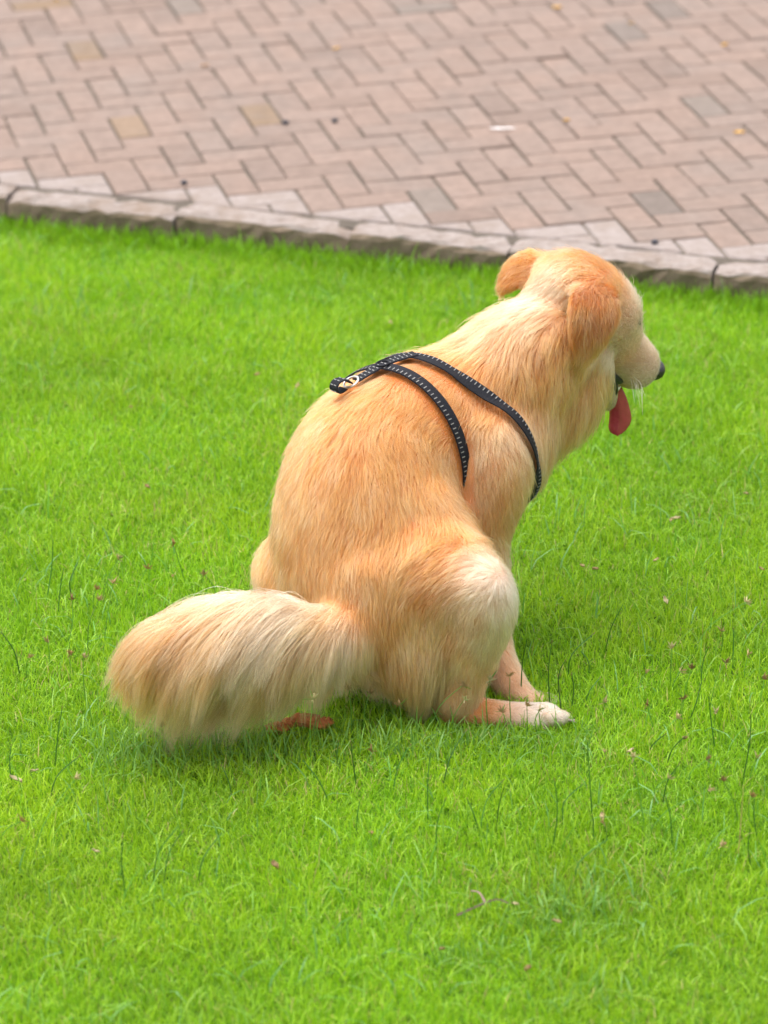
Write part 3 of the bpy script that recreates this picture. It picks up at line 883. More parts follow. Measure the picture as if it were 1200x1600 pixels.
# broad wavy locks in the long feathering of tail and breeches
wnk = .55 * np.clip(W[TI['throat']] + .8 * W[TI['chest']] + W[TI['trunk']] * np.clip((S[TI['trunk']] - .62) * 4, 0, 1), 0, 1)
wl = np.clip(wt + wb + wnk + .35 * W[TI['thigh']], 0, 1)
lg = np.where(wl > .3)[0]
gg = rng.choice(lg, len(lg) // 130, replace=False)
kd = KDTree(len(gg))
for a, i in enumerate(gg): kd.insert(Vector(P0[i]), a)
kd.balance()
own2 = gg[np.fromiter((kd.find(p)[1] for p in P0[lg].tolist()), dtype=np.int64, count=len(lg))]
t2 = P0[own2][:, None] + (pts[own2] - P0[own2][:, None]) * rng.uniform(.72, 1.15, NF)[own2][:, None, None] * np.clip((ln[lg] / ln[own2])[:, None, None], .5, 1.4)
pts[lg] = pts[lg] + (t2 - pts[lg]) * ((rng.uniform(.45, .92, len(lg)) * wl[lg])[:, None] * sfrac[None] ** 1.2)[:, :, None]
pts[:, :, 2] = np.maximum(pts[:, :, 2], 0.004)
colr = coat_color(P0, W, S)
lockv = rng.normal(1, .10, NF)[own]; lockt = rng.random(NF)[own]
colr = colr * (lockv * rng.normal(1, .07, NF))[:, None]
lt = np.clip((lockt - .72) * 2.2, 0, .5)[:, None]
colr = colr * (1 - lt) + (colr * .55 + CREAM * .45) * lt
# wider streaks of lighter and deeper hair running with the coat
gs = rng.choice(NF, NF // 110, replace=False)
kd = KDTree(len(gs))
for a, i in enumerate(gs): kd.insert(Vector(P0[i] + tang[i] * rng.uniform(-.03, .03)), a)
kd.balance()
own3 = np.fromiter((kd.find(p)[1] for p in (P0 + tang * rng.uniform(-.012, .012, (NF, 1))).tolist()), dtype=np.int64, count=NF)
sv = rng.normal(0, 1, len(gs))[own3][:, None]
colr = colr * (1 + .075 * sv); colr = np.where(sv > 0, colr * (1 - .11 * np.clip(sv, 0, 2)) + CREAM * .11 * np.clip(sv, 0, 2), colr * (1 - .10 * np.clip(-sv, 0, 2)) + DEEP * .10 * np.clip(-sv, 0, 2))
lk = np.ones(NF); lk[lg] = rng.normal(1, .13, NF)[own2]; colr = colr * lk[:, None]
colr = np.clip(colr, 0.01, .95)
rad0 = np.clip(.00023 * (.8 + .4 * rng.random(NF)) * np.clip(ln / .025, .6, 1.3), .00015, .00042)
taper = np.array([1, .98, .92, .82, .68, .48, .16])

def hair_object(name, sel, parent):
    cnt = int(sel.sum())
    hc = bpy.data.hair_curves.new(name)
    hc.add_curves([K] * cnt)
    hc.attributes['position'].data.foreach_set('vector', pts[sel].astype(np.float32).ravel())
    ra = hc.attributes.get('radius') or hc.attributes.new('radius', 'FLOAT', 'POINT')
    ra.data.foreach_set('value', (rad0[sel][:, None] * taper[None]).astype(np.float32).ravel())
    ca = hc.attributes.new('fur_color', 'FLOAT_COLOR', 'CURVE')
    c4 = np.ones((cnt, 4), np.float32); c4[:, :3] = colr[sel]
    ca.data.foreach_set('color', c4.ravel())
    hc.materials.append(M_FUR)
    o = bpy.data.objects.new(name, hc); COL.objects.link(o); attach(o, parent)
    return o

dom = W.argmax(0)
is_tail = (dom == TI['tail']) & (S[TI['tail']] > .12); is_er = dom == TI['ear']; is_ef = dom == TI['ear_far']
nose_c = hp(.204, -.018)
bare = np.linalg.norm(P0 - nose_c, axis=1) < .016
hair_object('coat', ~(is_tail | is_er | is_ef | bare), DOG)
tag(hair_object('tail_fur', is_tail, DOG), label='long pale feathered tail fur spread on the grass')
tag(hair_object('ear_fur', is_er, DOG), label='deep orange gold ear flap')
tag(hair_object('ear_fur', is_ef, DOG), label='golden far ear sticking out past the head')

# ------------------------------------------------------------------ face details
def ellipsoid(name, c_, ax, rad, mat, parent, nu=20, nv_=14, shape=None):
    V, Fc = [], []
    for i in range(nv_ + 1):
        ph = math.pi * i / nv_
        for j in range(nu):
            th = 2 * math.pi * j / nu
            q = np.array([math.sin(ph) * math.cos(th), math.sin(ph) * math.sin(th), math.cos(ph)])
            if shape: q = shape(q)
            V.append(c_ + ax[0] * rad[0] * q[0] + ax[1] * rad[1] * q[1] + ax[2] * rad[2] * q[2])
    for i in range(nv_):
        for j in range(nu):
            Fc.append((i * nu + j, i * nu + (j + 1) % nu, (i + 1) * nu + (j + 1) % nu, (i + 1) * nu + j))
    return mesh_obj(name, V, Fc, mat, parent, smooth=True)
M_NOSE = mat_simple('nose_leather', (0.018, 0.016, 0.017, 1), 0.38, 0.5, 0.3, 300, 0.4)
M_EYE = mat_simple('dark_eye', (0.02, 0.011, 0.006, 1), 0.08, 0.6)
M_LIP = mat_simple('black_lip', (0.016, 0.014, 0.015, 1), 0.45, 0.4)
M_TONGUE = mat_simple('wet_tongue', (0.34, 0.036, 0.060, 1), 0.22, 0.6, 0.2, 120, 0.25)
M_TOOTH = mat_simple('tooth', (0.72, 0.66, 0.56, 1), 0.3, 0.5)
nose = ellipsoid('nose', nose_c, (HL, HU, HF), (.024, .020, .018), M_NOSE, DOG, shape=lambda q: q * np.array([1 - .25 * max(0, -q[1]), 1, 1]))
for s_ in (-1, 1):
    ellipsoid('nostril', nose_c + HF * .0140 + HL * .009 * s_ - HU * .002, (HL, HU, HF), (.0042, .0034, .0035), M_LIP, nose, 10, 8)
    ec, en = on_skin(hp(.076, .028, .042 * s_), -.0045)
    ellipsoid('eye', ec, (HL, HU, HF), (.009, .0075, .009), M_EYE, DOG)
# lips along the mouth edge and the open mouth behind them
for s_ in (-1, 1):
    lipp = [hp(.075, -.062, .034 * s_), hp(.090, -.068, .038 * s_), hp(.108, -.070, .038 * s_), hp(.128, -.070, .034 * s_), hp(.145, -.068, .028 * s_)]
    Pl = catmull(np.array(lipp), 20)
    V, Fc = [], []
    for i, q in enumerate(Pl):
        for j in range(8):
            th = 2 * math.pi * j / 8
            V.append(q + (HU * math.cos(th) * .009 + HL * math.sin(th) * .0055) * math.sqrt(max(.02, 1 - (2 * i / 19 - 1) ** 2)))
    Fc += [tuple(range(8)), tuple(range(152, 160))]
    for i in range(19):
        for j in range(8): Fc.append((i * 8 + j, i * 8 + (j + 1) % 8, (i + 1) * 8 + (j + 1) % 8, (i + 1) * 8 + j))
    mesh_obj('lip', V, Fc, M_LIP, DOG, smooth=True)
# dark lip edge of the lower jaw
for s_ in (-1, 1):
    Pl = catmull(np.array([J0 + HL * .036 * s_ - JF * .005, J0 + JF * .025 + HL * .035 * s_ + HU * .010, J0 + JF * .052 + HL * .030 * s_ + HU * .012, J0 + JF * .074 + HL * .018 * s_ + HU * .010]), 14)
    V, Fc = [], []
    for i, q in enumerate(Pl):
        for j in range(8):
            th = 2 * math.pi * j / 8
            V.append(q + (HU * math.cos(th) * .0055 + HL * math.sin(th) * .0045) * math.sqrt(max(.02, 1 - (2 * i / 13 - 1) ** 2)))
    for i in range(13):
        for j in range(8): Fc.append((i * 8 + j, i * 8 + (j + 1) % 8, (i + 1) * 8 + (j + 1) % 8, (i + 1) * 8 + j))
    Fc += [tuple(range(8)), tuple(range(104, 112))]
    mesh_obj('lip', V, Fc, M_LIP, DOG, smooth=True)
# tongue: grooved strip hanging over the lower jaw
tb = J0 + JF * .030 + HU * .006 + HF * .014
tp = [tb, tb + JF * .030 + HF * .012, tb + JF * .048 + HF * .016 + dn * .010, tb + JF * .050 + HF * .016 + dn * .025, tb + JF * .048 + HF * .012 + dn * .041, tb + JF * .047 + HF * .009 + dn * .056]
Pt = catmull(np.array(tp), 24); wv = np.interp(np.linspace(0, 1, 24), [0, .3, .55, .72, .86, .95, 1], [.015, .018, .020, .019, .0155, .0105, .003])
TL = unit(HL * .35 + fh * .93)
V, Fc = [], []; M_ = 9
Tt = unit(np.gradient(Pt, axis=0)); Nt = unit(np.cross(TL[None], Tt))
for i in range(24):
    for side_ in (1, -1):
        for j in range(M_):
            x = -1 + 2 * j / (M_ - 1)
            V.append(Pt[i] + TL * wv[i] * x + Nt[i] * (side_ * .004 * math.sqrt(max(0, 1 - x * x * .96)) + .005 * x * x - .0025 * math.exp(-(x / .18) ** 2)))
for i in range(23):
    for j in range(M_ - 1):
        a = i * 2 * M_ + j; b2 = (i + 1) * 2 * M_ + j
        Fc.append((a, a + 1, b2 + 1, b2)); Fc.append((a + M_, b2 + M_, b2 + M_ + 1, a + M_ + 1))
    a = i * 2 * M_; b2 = (i + 1) * 2 * M_
    Fc.append((a, b2, b2 + M_, a + M_)); Fc.append((a + M_ - 1, a + 2 * M_ - 1, b2 + 2 * M_ - 1, b2 + M_ - 1))
a = 23 * 2 * M_
for j in range(M_ - 1): Fc.append((a + j, a + j + 1, a + M_ + j + 1, a + M_ + j))
tag(mesh_obj('tongue', V, Fc, M_TONGUE, DOG, smooth=True), label='dark pink tongue hanging from the open mouth')
# lower canine teeth
for s_ in (-1, 1):
    t0 = J0 + JF * .060 + HL * .017 * s_ + HU * .010
    V = []; Fc = []
    for i, (r_, h_) in enumerate(((.0045, 0), (.004, .006), (.0028, .012), (.0008, .017))):
        for j in range(8):
            th = 2 * math.pi * j / 8
            V.append(t0 + (HL * math.cos(th) + JF * math.sin(th)) * r_ + HU * h_ + HF * h_ * .4)
    for i in range(3):
        for j in range(8): Fc.append((i * 8 + j, i * 8 + (j + 1) % 8, (i + 1) * 8 + (j + 1) % 8, (i + 1) * 8 + j))
    Fc.append(tuple(range(24, 32)))
    mesh_obj('tooth', V, Fc, M_TOOTH, DOG, smooth=True)
# claws on the near hind paw
M_CLAW = mat_simple('claw_horn', (0.30, 0.24, 0.20, 1), 0.4, 0.5)
ft = TUBES[TI['toe1']]['C'][-1]
for k in range(4):
    c_ = TUBES[TI['toe%d' % k]]['C'][-1] + np.array([.007, 0, .002]); V = []; Fc = []
    for i in range(5):
        f = i / 4; q = c_ + np.array([.014 * f, 0, -.006 * f * f])
        for j in range(6):
            th = 2 * math.pi * j / 6; r_ = .0028 * (1 - .85 * f)
            V.append(q + np.array([0, math.cos(th) * r_, math.sin(th) * r_]))
    for i in range(4):
        for j in range(6): Fc.append((i * 6 + j, i * 6 + (j + 1) % 6, (i + 1) * 6 + (j + 1) % 6, (i + 1) * 6 + j))
    mesh_obj('claw', V, Fc, M_CLAW, DOG, smooth=True)
# whiskers
hcw = bpy.data.hair_curves.new('whiskers'); WK = 22; hcw.add_curves([5] * WK)
wpts = np.zeros((WK, 5, 3))
for k in range(WK):
    s_ = 1 if k % 2 else -1
    p = hp(.14 + .04 * random.random(), -.045 - .015 * random.random(), .036 * s_)
    d = unit(HL * s_ * .8 - HF * .25 + dn * random.uniform(.2, .9) + rng.normal(0, .15, 3)); le = random.uniform(.025, .05)
    for i in range(5): wpts[k, i] = p + d * le * i / 4 + dn * .006 * (i / 4) ** 2
hcw.attributes['position'].data.foreach_set('vector', wpts.astype(np.float32).ravel())
ra = hcw.attributes.get('radius') or hcw.attributes.new('radius', 'FLOAT', 'POINT')
ra.data.foreach_set('value', np.tile(np.array([.0003, .00028, .00025, .0002, .0001], np.float32), WK))
hcw.materials.append(mat_simple('whisker', (.75, .68, .58, 1), .4, .4))
wo_ = bpy.data.objects.new('whiskers', hcw); COL.objects.link(wo_); attach(wo_, DOG); tag(wo_, kind='stuff')
STALKS = [
    ('h',0.212,-0.044,-0.002,0.102), ('h',0.238,-0.078,-0.001,0.057), ('h',0.256,-0.083,0.001,0.054), ('h',0.487,0.095,0.001,0.083), ('h',0.496,-0.032,0.016,0.102),
    ('h',0.548,0.016,0.024,0.092), ('h',0.435,0.038,0.008,0.055), ('h',0.499,-0.048,-0.003,0.059), ('h',0.449,-0.062,-0.013,0.053), ('h',0.534,0.232,0.094,0.093),
    ('h',0.362,-0.018,0.006,0.044), ('h',0.481,0.07,0.021,0.05), ('d',0.232,0.063,0.011,0.118), ('d',0.28,0.028,0.004,0.126), ('d',0.297,0.095,0.013,0.063),
    ('d',0.299,0.002,-0.007,0.086), ('d',0.316,0.026,-0.001,0.072), ('d',0.316,0.137,0.046,0.084), ('d',0.351,0.144,-0.013,0.047), ('d',0.384,0.239,0.031,0.096),
    ('d',0.338,0.033,0.028,0.05), ('d',0.506,-0.04,0.023,0.073), ('d',0.544,-0.131,-0.012,0.097), ('d',0.596,0.142,0.003,0.083), ('d',0.539,0.093,0.012,0.082),
    ('d',0.461,-0.176,0.029,0.06), ('d',0.425,-0.166,0.035,0.055), ('h',0.628,0.013,0.01,0.057), ('h',0.613,0.107,0.006,0.055), ('h',0.583,0.213,0.001,0.054),
    ('h',0.589,-0.244,0.011,0.055), ('h',0.544,-0.083,0.004,0.048), ('d',0.26,-0.464,0.003,0.13), ('d',0.282,-0.392,0.032,0.074), ('d',0.325,-0.445,-0.003,0.063),
    ('d',0.449,-0.457,-0.013,0.095), ('d',0.443,-0.323,0.026,0.079), ('d',0.584,-0.455,-0.008,0.079), ('d',0.566,-0.548,-0.006,0.082), ('h',0.41,-0.397,-0.02,0.133),
    ('h',0.56,-0.417,-0.03,0.091), ('h',0.413,-0.412,0.096,0.073), ('d',0.29,-0.58,0.051,0.073), ('s',0.547,-0.504,0.005,0.137), ('h',0.491,-0.256,0.028,0.047),
    ('h',0.431,-0.308,0.022,0.051), ('h',0.343,-0.453,-0.004,0.047), ('h',0.516,-0.532,0.001,0.043), ('h',0.577,-0.403,0.001,0.055), ('d',0.329,-0.364,-0.009,0.139),
    ('h',0.436,-0.144,0.046,0.055), ('d',0.575,-0.26,0.012,0.132), ('h',-0.438,0.41,0.025,0.1), ('h',-0.487,0.258,0.025,0.143), ('h',-0.512,0.423,0.007,0.054),
    ('h',-0.512,0.259,0.023,0.107), ('h',-0.552,0.296,0.013,0.092), ('d',-0.553,0.481,0.013,0.081), ('d',-0.577,0.426,0.016,0.098), ('h',-0.457,0.024,0.045,0.14),
    ('h',-0.423,0.014,0.048,0.112), ('h',-0.291,-0.033,0.042,0.102), ('d',-0.276,-0.033,-0.012,0.09), ('h',-0.501,0.051,-0.002,0.099), ('h',-0.298,0.479,-0.019,0.055),
    ('h',-0.35,0.529,-0.022,0.095), ('d',-0.624,0.185,-0.028,0.092), ('h',-0.577,0.209,0,0.054), ('h',-0.537,0.155,0.002,0.053), ('d',-0.31,-0.04,-0.011,0.053),
    ('h',-0.61,0.175,0.007,0.053), ('d',-0.602,0.483,0.018,0.12), ('h',-0.503,0.479,0.036,0.089), ('d',-0.541,-0.154,0.019,0.117), ('d',-0.604,-0.222,-0,0.072),
    ('d',-0.541,-0.271,0.054,0.083), ('h',-0.556,-0.471,0.076,0.14), ('d',-0.36,-0.557,0.044,0.114), ('d',-0.345,-0.55,0.035,0.095), ('d',-0.292,-0.552,0.04,0.081),
    ('d',-0.401,-0.583,0.001,0.109), ('d',-0.246,-0.275,-0.017,0.058), ('h',-0.378,-0.056,-0,0.052), ('h',-0.358,-0.105,-0.009,0.05), ('h',-0.615,-0.396,0.042,0.042),
    ('h',-0.054,-0.072,-0.002,0.09), ('h',-0.034,-0.056,0.012,0.075), ('h',0.029,-0.116,-0.003,0.075), ('d',-0.078,-0.175,0.004,0.048), ('d',-0.046,-0.239,-0.008,0.096),
    ('d',-0.088,-0.298,-0.043,0.087), ('d',-0.047,-0.405,0.007,0.065), ('d',0.011,-0.272,0.032,0.095), ('d',0.067,-0.365,0.006,0.115), ('d',0.078,-0.476,0.017,0.11),
    ('d',0.092,-0.252,0.042,0.099), ('d',0.147,-0.413,0.041,0.094), ('d',0.174,-0.407,0.013,0.087), ('d',0.148,-0.398,-0.02,0.063), ('h',0.078,-0.037,0.052,0.085),
    ('h',0.103,-0.078,0.03,0.077), ('h',0.174,-0.04,0.003,0.09), ('h',0.2,-0.066,-0.004,0.042), ('h',-0.119,-0.173,0.005,0.121), ('h',-0.032,-0.2,0.011,0.052),
]

# ------------------------------------------------------------------ lawn grass
def blades(xy, length, width, lean, az, color, seg3=False, curl=0.5):
    """numpy grass: each blade a bent tapering strip of 3 triangles (or 5 when seg3)"""
    n = len(xy); base = np.zeros((n, 3)); base[:, :2] = xy
    d = np.stack([np.cos(az), np.sin(az), np.zeros(n)], 1)
    fa = az + math.pi / 2 + rng.normal(0, 0.8, n)
    s = np.stack([np.cos(fa), np.sin(fa), np.zeros(n)], 1) * width[:, None] * 0.5
    up = np.array([0, 0, 1.0])
    def at(t):
        th = lean * (0.35 + curl * t * 1.3)
        return base + (d * np.sin(th)[:, None] + up * np.cos(th)[:, None]) * (length * t)[:, None]
    if not seg3:
        m = at(0.55); t = at(1.0)
        V = np.stack([base - s, base + s, m - s * .85, m + s * .85, t], 1).reshape(-1, 3)
        o = (np.arange(n) * 5)[:, None]
        T = np.concatenate([o + np.array([[0, 1, 3]]), o + np.array([[0, 3, 2]]), o + np.array([[2, 3, 4]])], 1).reshape(-1, 3)
        C = np.repeat(color, 5, 0)
    else:
        m1, m2, t = at(.38), at(.74), at(1.0)
        V = np.stack([base - s, base + s, m1 - s * .95, m1 + s * .95, m2 - s * .65, m2 + s * .65, t], 1).reshape(-1, 3)
        o = (np.arange(n) * 7)[:, None]
        T = np.concatenate([o + np.array([[0, 1, 3]]), o + np.array([[0, 3, 2]]), o + np.array([[2, 3, 5]]), o + np.array([[2, 5, 4]]), o + np.array([[4, 5, 6]])], 1).reshape(-1, 3)
        C = np.repeat(color, 7, 0)
    V[:, 2] = np.maximum(V[:, 2], 0.0005)
    return V, T, C

def scatter(x0, x1, y0, y1, dens, hx=None):
    n = int((x1 - x0) * (y1 - y0) * dens)
    p = np.stack([rng.uniform(x0, x1, n), rng.uniform(y0, y1, n)], 1)
    side_ = (p - KA) @ KN
    return p[side_ < -0.004]

P_ = scatter(-1.9, 1.9, -1.6, 3.2, 66000)
hw = 0.60 + (P_[:, 1] + 1.0) * 0.095 + 0.10          # frame half width at this depth
core = (np.abs(P_[:, 0]) < hw) & (P_[:, 1] > -1.12)
keep = core | (rng.random(len(P_)) < 0.16)
P_ = P_[keep]; core = core[keep]
P3 = np.c_[P_, np.zeros(len(P_))]
n = len(P_)
cl1 = value_noise(P3, 7, 31); cl2 = value_noise(P3, 30, 32); cl3 = value_noise(P3, 2.2, 33)
length = rng.gamma(9, 1 / 9, n) * (0.014 + 0.012 * cl1 + .006 * cl2)
length *= np.where(core, 1, 1.2)
width = rng.uniform(.0011, .0022, n) * np.where(core, 1, 2.0)
az = rng.uniform(0, 2 * math.pi, n); lean = np.abs(rng.normal(.45, .42, n)) + .3 * cl2
g1 = np.array((0.232, 0.44, 0.011)); g2 = np.array((0.36, 0.545, 0.018)); g3 = np.array((0.14, 0.32, 0.012)); straw = np.array((0.48, 0.42, 0.14))
f = np.clip(rng.normal(.45, .28, n) + (cl1 - .5) * .6 + (cl3 - .5) * .9, 0, 1)[:, None]
C = g1 * (1 - f) + g2 * f
dk = (rng.random(n) < .16)[:, None]; C = np.where(dk, g3, C)
sw = rng.random(n) < .03 + .05 * (value_noise(P3, 5, 77) > .7); C[sw] = straw * rng.uniform(.7, 1.1, (sw.sum(), 1))
C *= (rng.normal(1, .10, n) * (.86 + .28 * value_noise(P3, 3.3, 91)))[:, None]; C = np.clip(C, .01, .6)
V1, T1, C1 = blades(P_, length, width, lean, az, C)
# longer loose blades
P_ = scatter(-1.6, 1.6, -1.4, 3.0, 620); P3 = np.c_[P_, np.zeros(len(P_))]
cl = value_noise(P3, 4, 41); P_ = P_[rng.random(len(P_)) < .25 + 1.1 * cl]; n = len(P_)
length = rng.uniform(.04, .085, n); width = rng.uniform(.0018, .0034, n); az = rng.uniform(0, 2 * math.pi, n); lean = np.abs(rng.normal(.65, .4, n))
f = rng.random((n, 1)); C = np.array((0.12, 0.32, 0.03)) * (1 - f) + np.array((0.27, 0.44, 0.05)) * f
bl = rng.random(n) < .3; C[bl] = np.array((.16, .34, .10))
V2, T2_, C2 = blades(P_, length, width, lean, az, C, seg3=True, curl=.8)
# tufts of coarse bluish grass in the foreground and by the kerb
tv = []
for cx, cy, r, k in ((.24, -.70, .12, 150), (.31, -.64, .08, 80), (.12, -.80, .06, 50), (.30, -.92, .06, 50), (-.36, -.16, .10, 90), (.07, -.13, .10, 90), (-.5, -.05, .1, 60), (-.25, -.12, .08, 60)):
    q = rng.normal(0, 1, (k, 2)) * r * .5 * np.array([1.2, .8]) + np.array([cx, cy]); tv.append(q)
tv.append(np.stack([rng.uniform(-.48, .34, 750), rng.normal(-.12, .045, 750)], 1))
ks = rng.uniform(-1.4, 3.2, 9000); q = KA + KE * ks[:, None] - KN * np.abs(rng.normal(.006, .035, 9000))[:, None]; tv.append(q)
P_ = np.vstack(tv); n = len(P_); isk = np.arange(n) >= n - 9000
length = np.where(isk, rng.uniform(.022, .056, n), rng.uniform(.03, .065, n)); width = rng.uniform(.0018, .003, n); az = rng.uniform(0, 2 * math.pi, n); lean = np.abs(rng.normal(.6, .4, n)); lean[isk] *= .5
f = rng.random((n, 1)); C = np.array((0.14, 0.30, 0.05)) * (1 - f) + np.array((0.22, 0.40, 0.07)) * f; C[isk] = np.array((.21, .42, .012)) * rng.uniform(.7, 1.2, (isk.sum(), 1))
V3, T3, C3 = blades(P_, length, width, lean, az, C, seg3=True, curl=.8)
VV = np.vstack([V1, V2, V3]); TT = np.vstack([T1, T2_ + len(V1), T3 + len(V1) + len(V2)]); CC = np.vstack([C1, C2, C3])
gr = tri_mesh('grass', VV, TT, M_GRASS, CC)
tag(gr, 'short bright green lawn grass covering the ground up to the kerb', 'grass', kind='stuff')

# ------------------------------------------------------------------ sedge stalks standing above the lawn
def tinted(o, colors):
    at = o.data.attributes.new('tint', 'FLOAT_COLOR', 'POINT')
    c4 = np.ones((len(o.data.vertices), 4), np.float32); c4[:, :3] = colors
    at.data.foreach_set('color', c4.ravel())
    return o

def stem_geo(p, r0, r1):
    V, Fc = [], []; k = len(p); T = unit(np.gradient(p, axis=0))
    for i in range(k):
        a = unit(np.cross(T[i], np.array([.3, 1, .2]))); b2 = np.cross(T[i], a); r = r0 + (r1 - r0) * i / (k - 1)
        for j in range(3):
            th = 2 * math.pi * j / 3
            V.append(p[i] + (a * math.cos(th) + b2 * math.sin(th)) * r)
    for i in range(k - 1):
        for j in range(3):
            Fc.append((i * 3 + j, i * 3 + (j + 1) % 3, (i + 1) * 3 + (j + 1) % 3, (i + 1) * 3 + j))
    Fc.append((k * 3 - 3, k * 3 - 2, k * 3 - 1))
    return V, Fc

def spikelet(V, Fc, p, d, le, w):
    a = unit(np.cross(d, np.array([.2, .9, .4]))); b2 = np.cross(d, a); o0 = len(V)
    for t, r in ((0, .2), (.3, 1), (.65, .8)):
        for j in range(4):
            th = math.pi / 2 * j
            V.append(p + d * le * t + (a * math.cos(th) + b2 * .5 * math.sin(th)) * w * r)
    V.append(p + d * le)
    for i in range(2):
        for j in range(4): Fc.append((o0 + i * 4 + j, o0 + i * 4 + (j + 1) % 4, o0 + (i + 1) * 4 + (j + 1) % 4, o0 + (i + 1) * 4 + j))
    for j in range(4): Fc.append((o0 + 8 + j, o0 + 8 + (j + 1) % 4, o0 + 12))

def zone(x, y):
    if y > .75: return 'between the dog and kerb'
    if x < -.10 and y > .06: return 'behind the dog\'s tail'
    if x < -.02 and y > -.20: return 'against the dog\'s tail'
    if x < .42 and y > -.14: return 'beside the dog\'s hind paws'
    if x >= .30 and y > -.35: return 'in weedy grass past the paws'
    return 'in open lawn away from the dog'
HEADCOL = [(.36, .22, .09), (.46, .35, .16), (.52, .43, .22), (.26, .16, .065)]
for si, (kd_, bx_, by_, dx_, tz_) in enumerate(STALKS):
    rs = np.random.default_rng(1000 + si)
    tz_ = max(tz_, .03)
    base = np.array([bx_, by_, -.002]); tip = np.array([bx_ + dx_, by_ + rs.normal(0, .01), tz_])
    mid = (base + tip) / 2 + np.array([-dx_ * .18 + rs.normal(0, .004), rs.normal(0, .004), tz_ * .07])
    p = catmull(np.array([base, mid, tip]), 9)
    zn = zone(bx_, by_); hh = 'tall' if tz_ > .085 else ('short' if tz_ < .05 else 'slender')
    root = empty('sedge_stalk' if kd_ == 'h' else ('dry_stalk' if kd_ == 's' else 'grass_stalk'), tuple(base))
    V, Fc = stem_geo(p, .0015 if kd_ == 'd' else .0011, .0009 if kd_ == 'd' else .0006)
    st = mesh_obj('stem', V, Fc, M_WEED, root)
    col = {'d': np.array((.045, .135, .018)) * rs.uniform(.8, 1.6), 'h': np.array((.10, .24, .03)) * rs.uniform(.8, 1.5), 's': np.array((.50, .36, .16))}[kd_]
    cc = np.repeat(col[None], len(V), 0)
    if kd_ == 'd' and rs.random() < .5: cc[-3:] = (.22, .15, .05)
    tinted(st, cc)
    if kd_ == 'h':
        V, Fc = [], []
        nsp = rs.integers(8, 14); ax = unit(tip - mid)
        for q in range(nsp):
            d = unit(ax * .75 + rs.normal(0, .5, 3)); spikelet(V, Fc, tip - ax * .003 * rs.random(), d, rs.uniform(.007, .015), .0013)
        hd = mesh_obj('seed_head', V, Fc, M_WEED, root)
        hi = int(rs.integers(0, 4)); shade = ('reddish brown', 'tan', 'pale straw', 'dark brown')[hi]
        tinted(hd, np.array(HEADCOL[hi]) * rs.uniform(.9, 1.15))
        if rs.random() < .6:
            V, Fc = [], []
            for q in range(2):
                spikelet(V, Fc, tip, unit(ax * .5 + rs.normal(0, .6, 3)), rs.uniform(.012, .024), .0009)
            tinted(mesh_obj('bract', V, Fc, M_WEED, root), (.12, .27, .03))
        tag(root, '%s sedge stalk with %s seed head %s' % (hh, shade, zn), 'weed', 'seed head stalks standing in the lawn')
    elif kd_ == 's':
        tag(root, 'dry straw coloured stalk standing upright among the green stalks', 'weed')
    else:
        tag(root, '%s bare dark green stalk without seed head %s' % (hh, zn), 'weed', 'bare dark stalks poking out of the lawn')

# ------------------------------------------------------------------ litter: dry bits, leaves, pebbles
def leaf_mesh(name, c_, le, wd, az_, tilt, col, curl_=.3, seed=0):
    rs = np.random.default_rng(seed)
    V, cols, Fc = [], [], []; NL = 6
    d = np.array([math.cos(az_), math.sin(az_), 0]); s = np.array([-d[1], d[0], 0])
    for i in range(NL + 1):
        t = i / NL; w = wd * (math.sin(math.pi * min(1, t * .92 + .06)) ** .8) * rs.uniform(.8, 1.1)
        for j in (-1, 0, 1):
            z = curl_ * wd * abs(j) + tilt * le * (t - .3) + curl_ * le * .4 * (t - .5) ** 2 + rs.normal(0, .0006)
            V.append(np.array(c_) + d * le * (t - .5) + s * w * .5 * j + np.array([0, 0, z])); cols.append(np.array(col) * rs.uniform(.75, 1.2))
    for i in range(NL):
        for j in range(2):
            a = i * 3 + j; Fc.append((a, a + 1, a + 4, a + 3))
    n0 = len(V)
    V += [v - np.array([0, 0, .0007]) for v in V]; cols += cols
    Fc += [tuple(n0 + q for q in reversed(f)) for f in list(Fc)]
    o = mesh_obj(name, V, Fc, M_WEED)
    return tinted(o, np.array(cols))

def recenter(o):
    me = o.data; n_ = len(me.vertices); a = np.zeros(n_ * 3); me.vertices.foreach_get('co', a); a = a.reshape(-1, 3)
    c_ = a.mean(0); c_[2] = a[:, 2].min(); me.vertices.foreach_set('co', (a - c_).ravel()); me.update(); o.location = tuple(c_)
    return o

LAWN_BITS = [(-0.596,-0.243), (0.027,1.789), (0.546,0.748), (0.537,0.740), (0.501,0.389), (0.497,0.565), (0.362,0.544), (0.385,0.529), (-0.172,-0.540), (0.401,-0.178), (0.359,-0.181), (0.493,-0.141), (-0.246,1.506), (-0.163,1.439), (-0.494,1.347), (-0.442,0.944), (-0.376,0.536), (0.687,0.860), (-0.023,-0.444), (0.524,-0.500), (0.341,-0.399), (0.194,-0.674), (0.205,-0.866), (0.254,-0.728), (0.080,-0.806), (-0.568,-0.211), (-0.452,-0.483), (0.683,0.516)]
for i, (x, y) in enumerate(LAWN_BITS):
    col = random.choice([(.33, .22, .10), (.40, .31, .15), (.44, .37, .20), (.28, .18, .075)])
    big = i in (0, 2, 4, 8)
    o = leaf_mesh('dry_leaf', (x, y, .026), random.uniform(.009, .016) * (1.5 if big else 1), random.uniform(.005, .009) * (1.3 if big else 1), random.uniform(0, 6.28), random.uniform(-.4, .4), col, .4, i)
    recenter(o); tag(o, '%s curled dry leaf scrap lying %s' % ('larger' if big else 'tiny', zone(x, y)), 'dry leaf', 'dry leaf scraps scattered over the lawn')
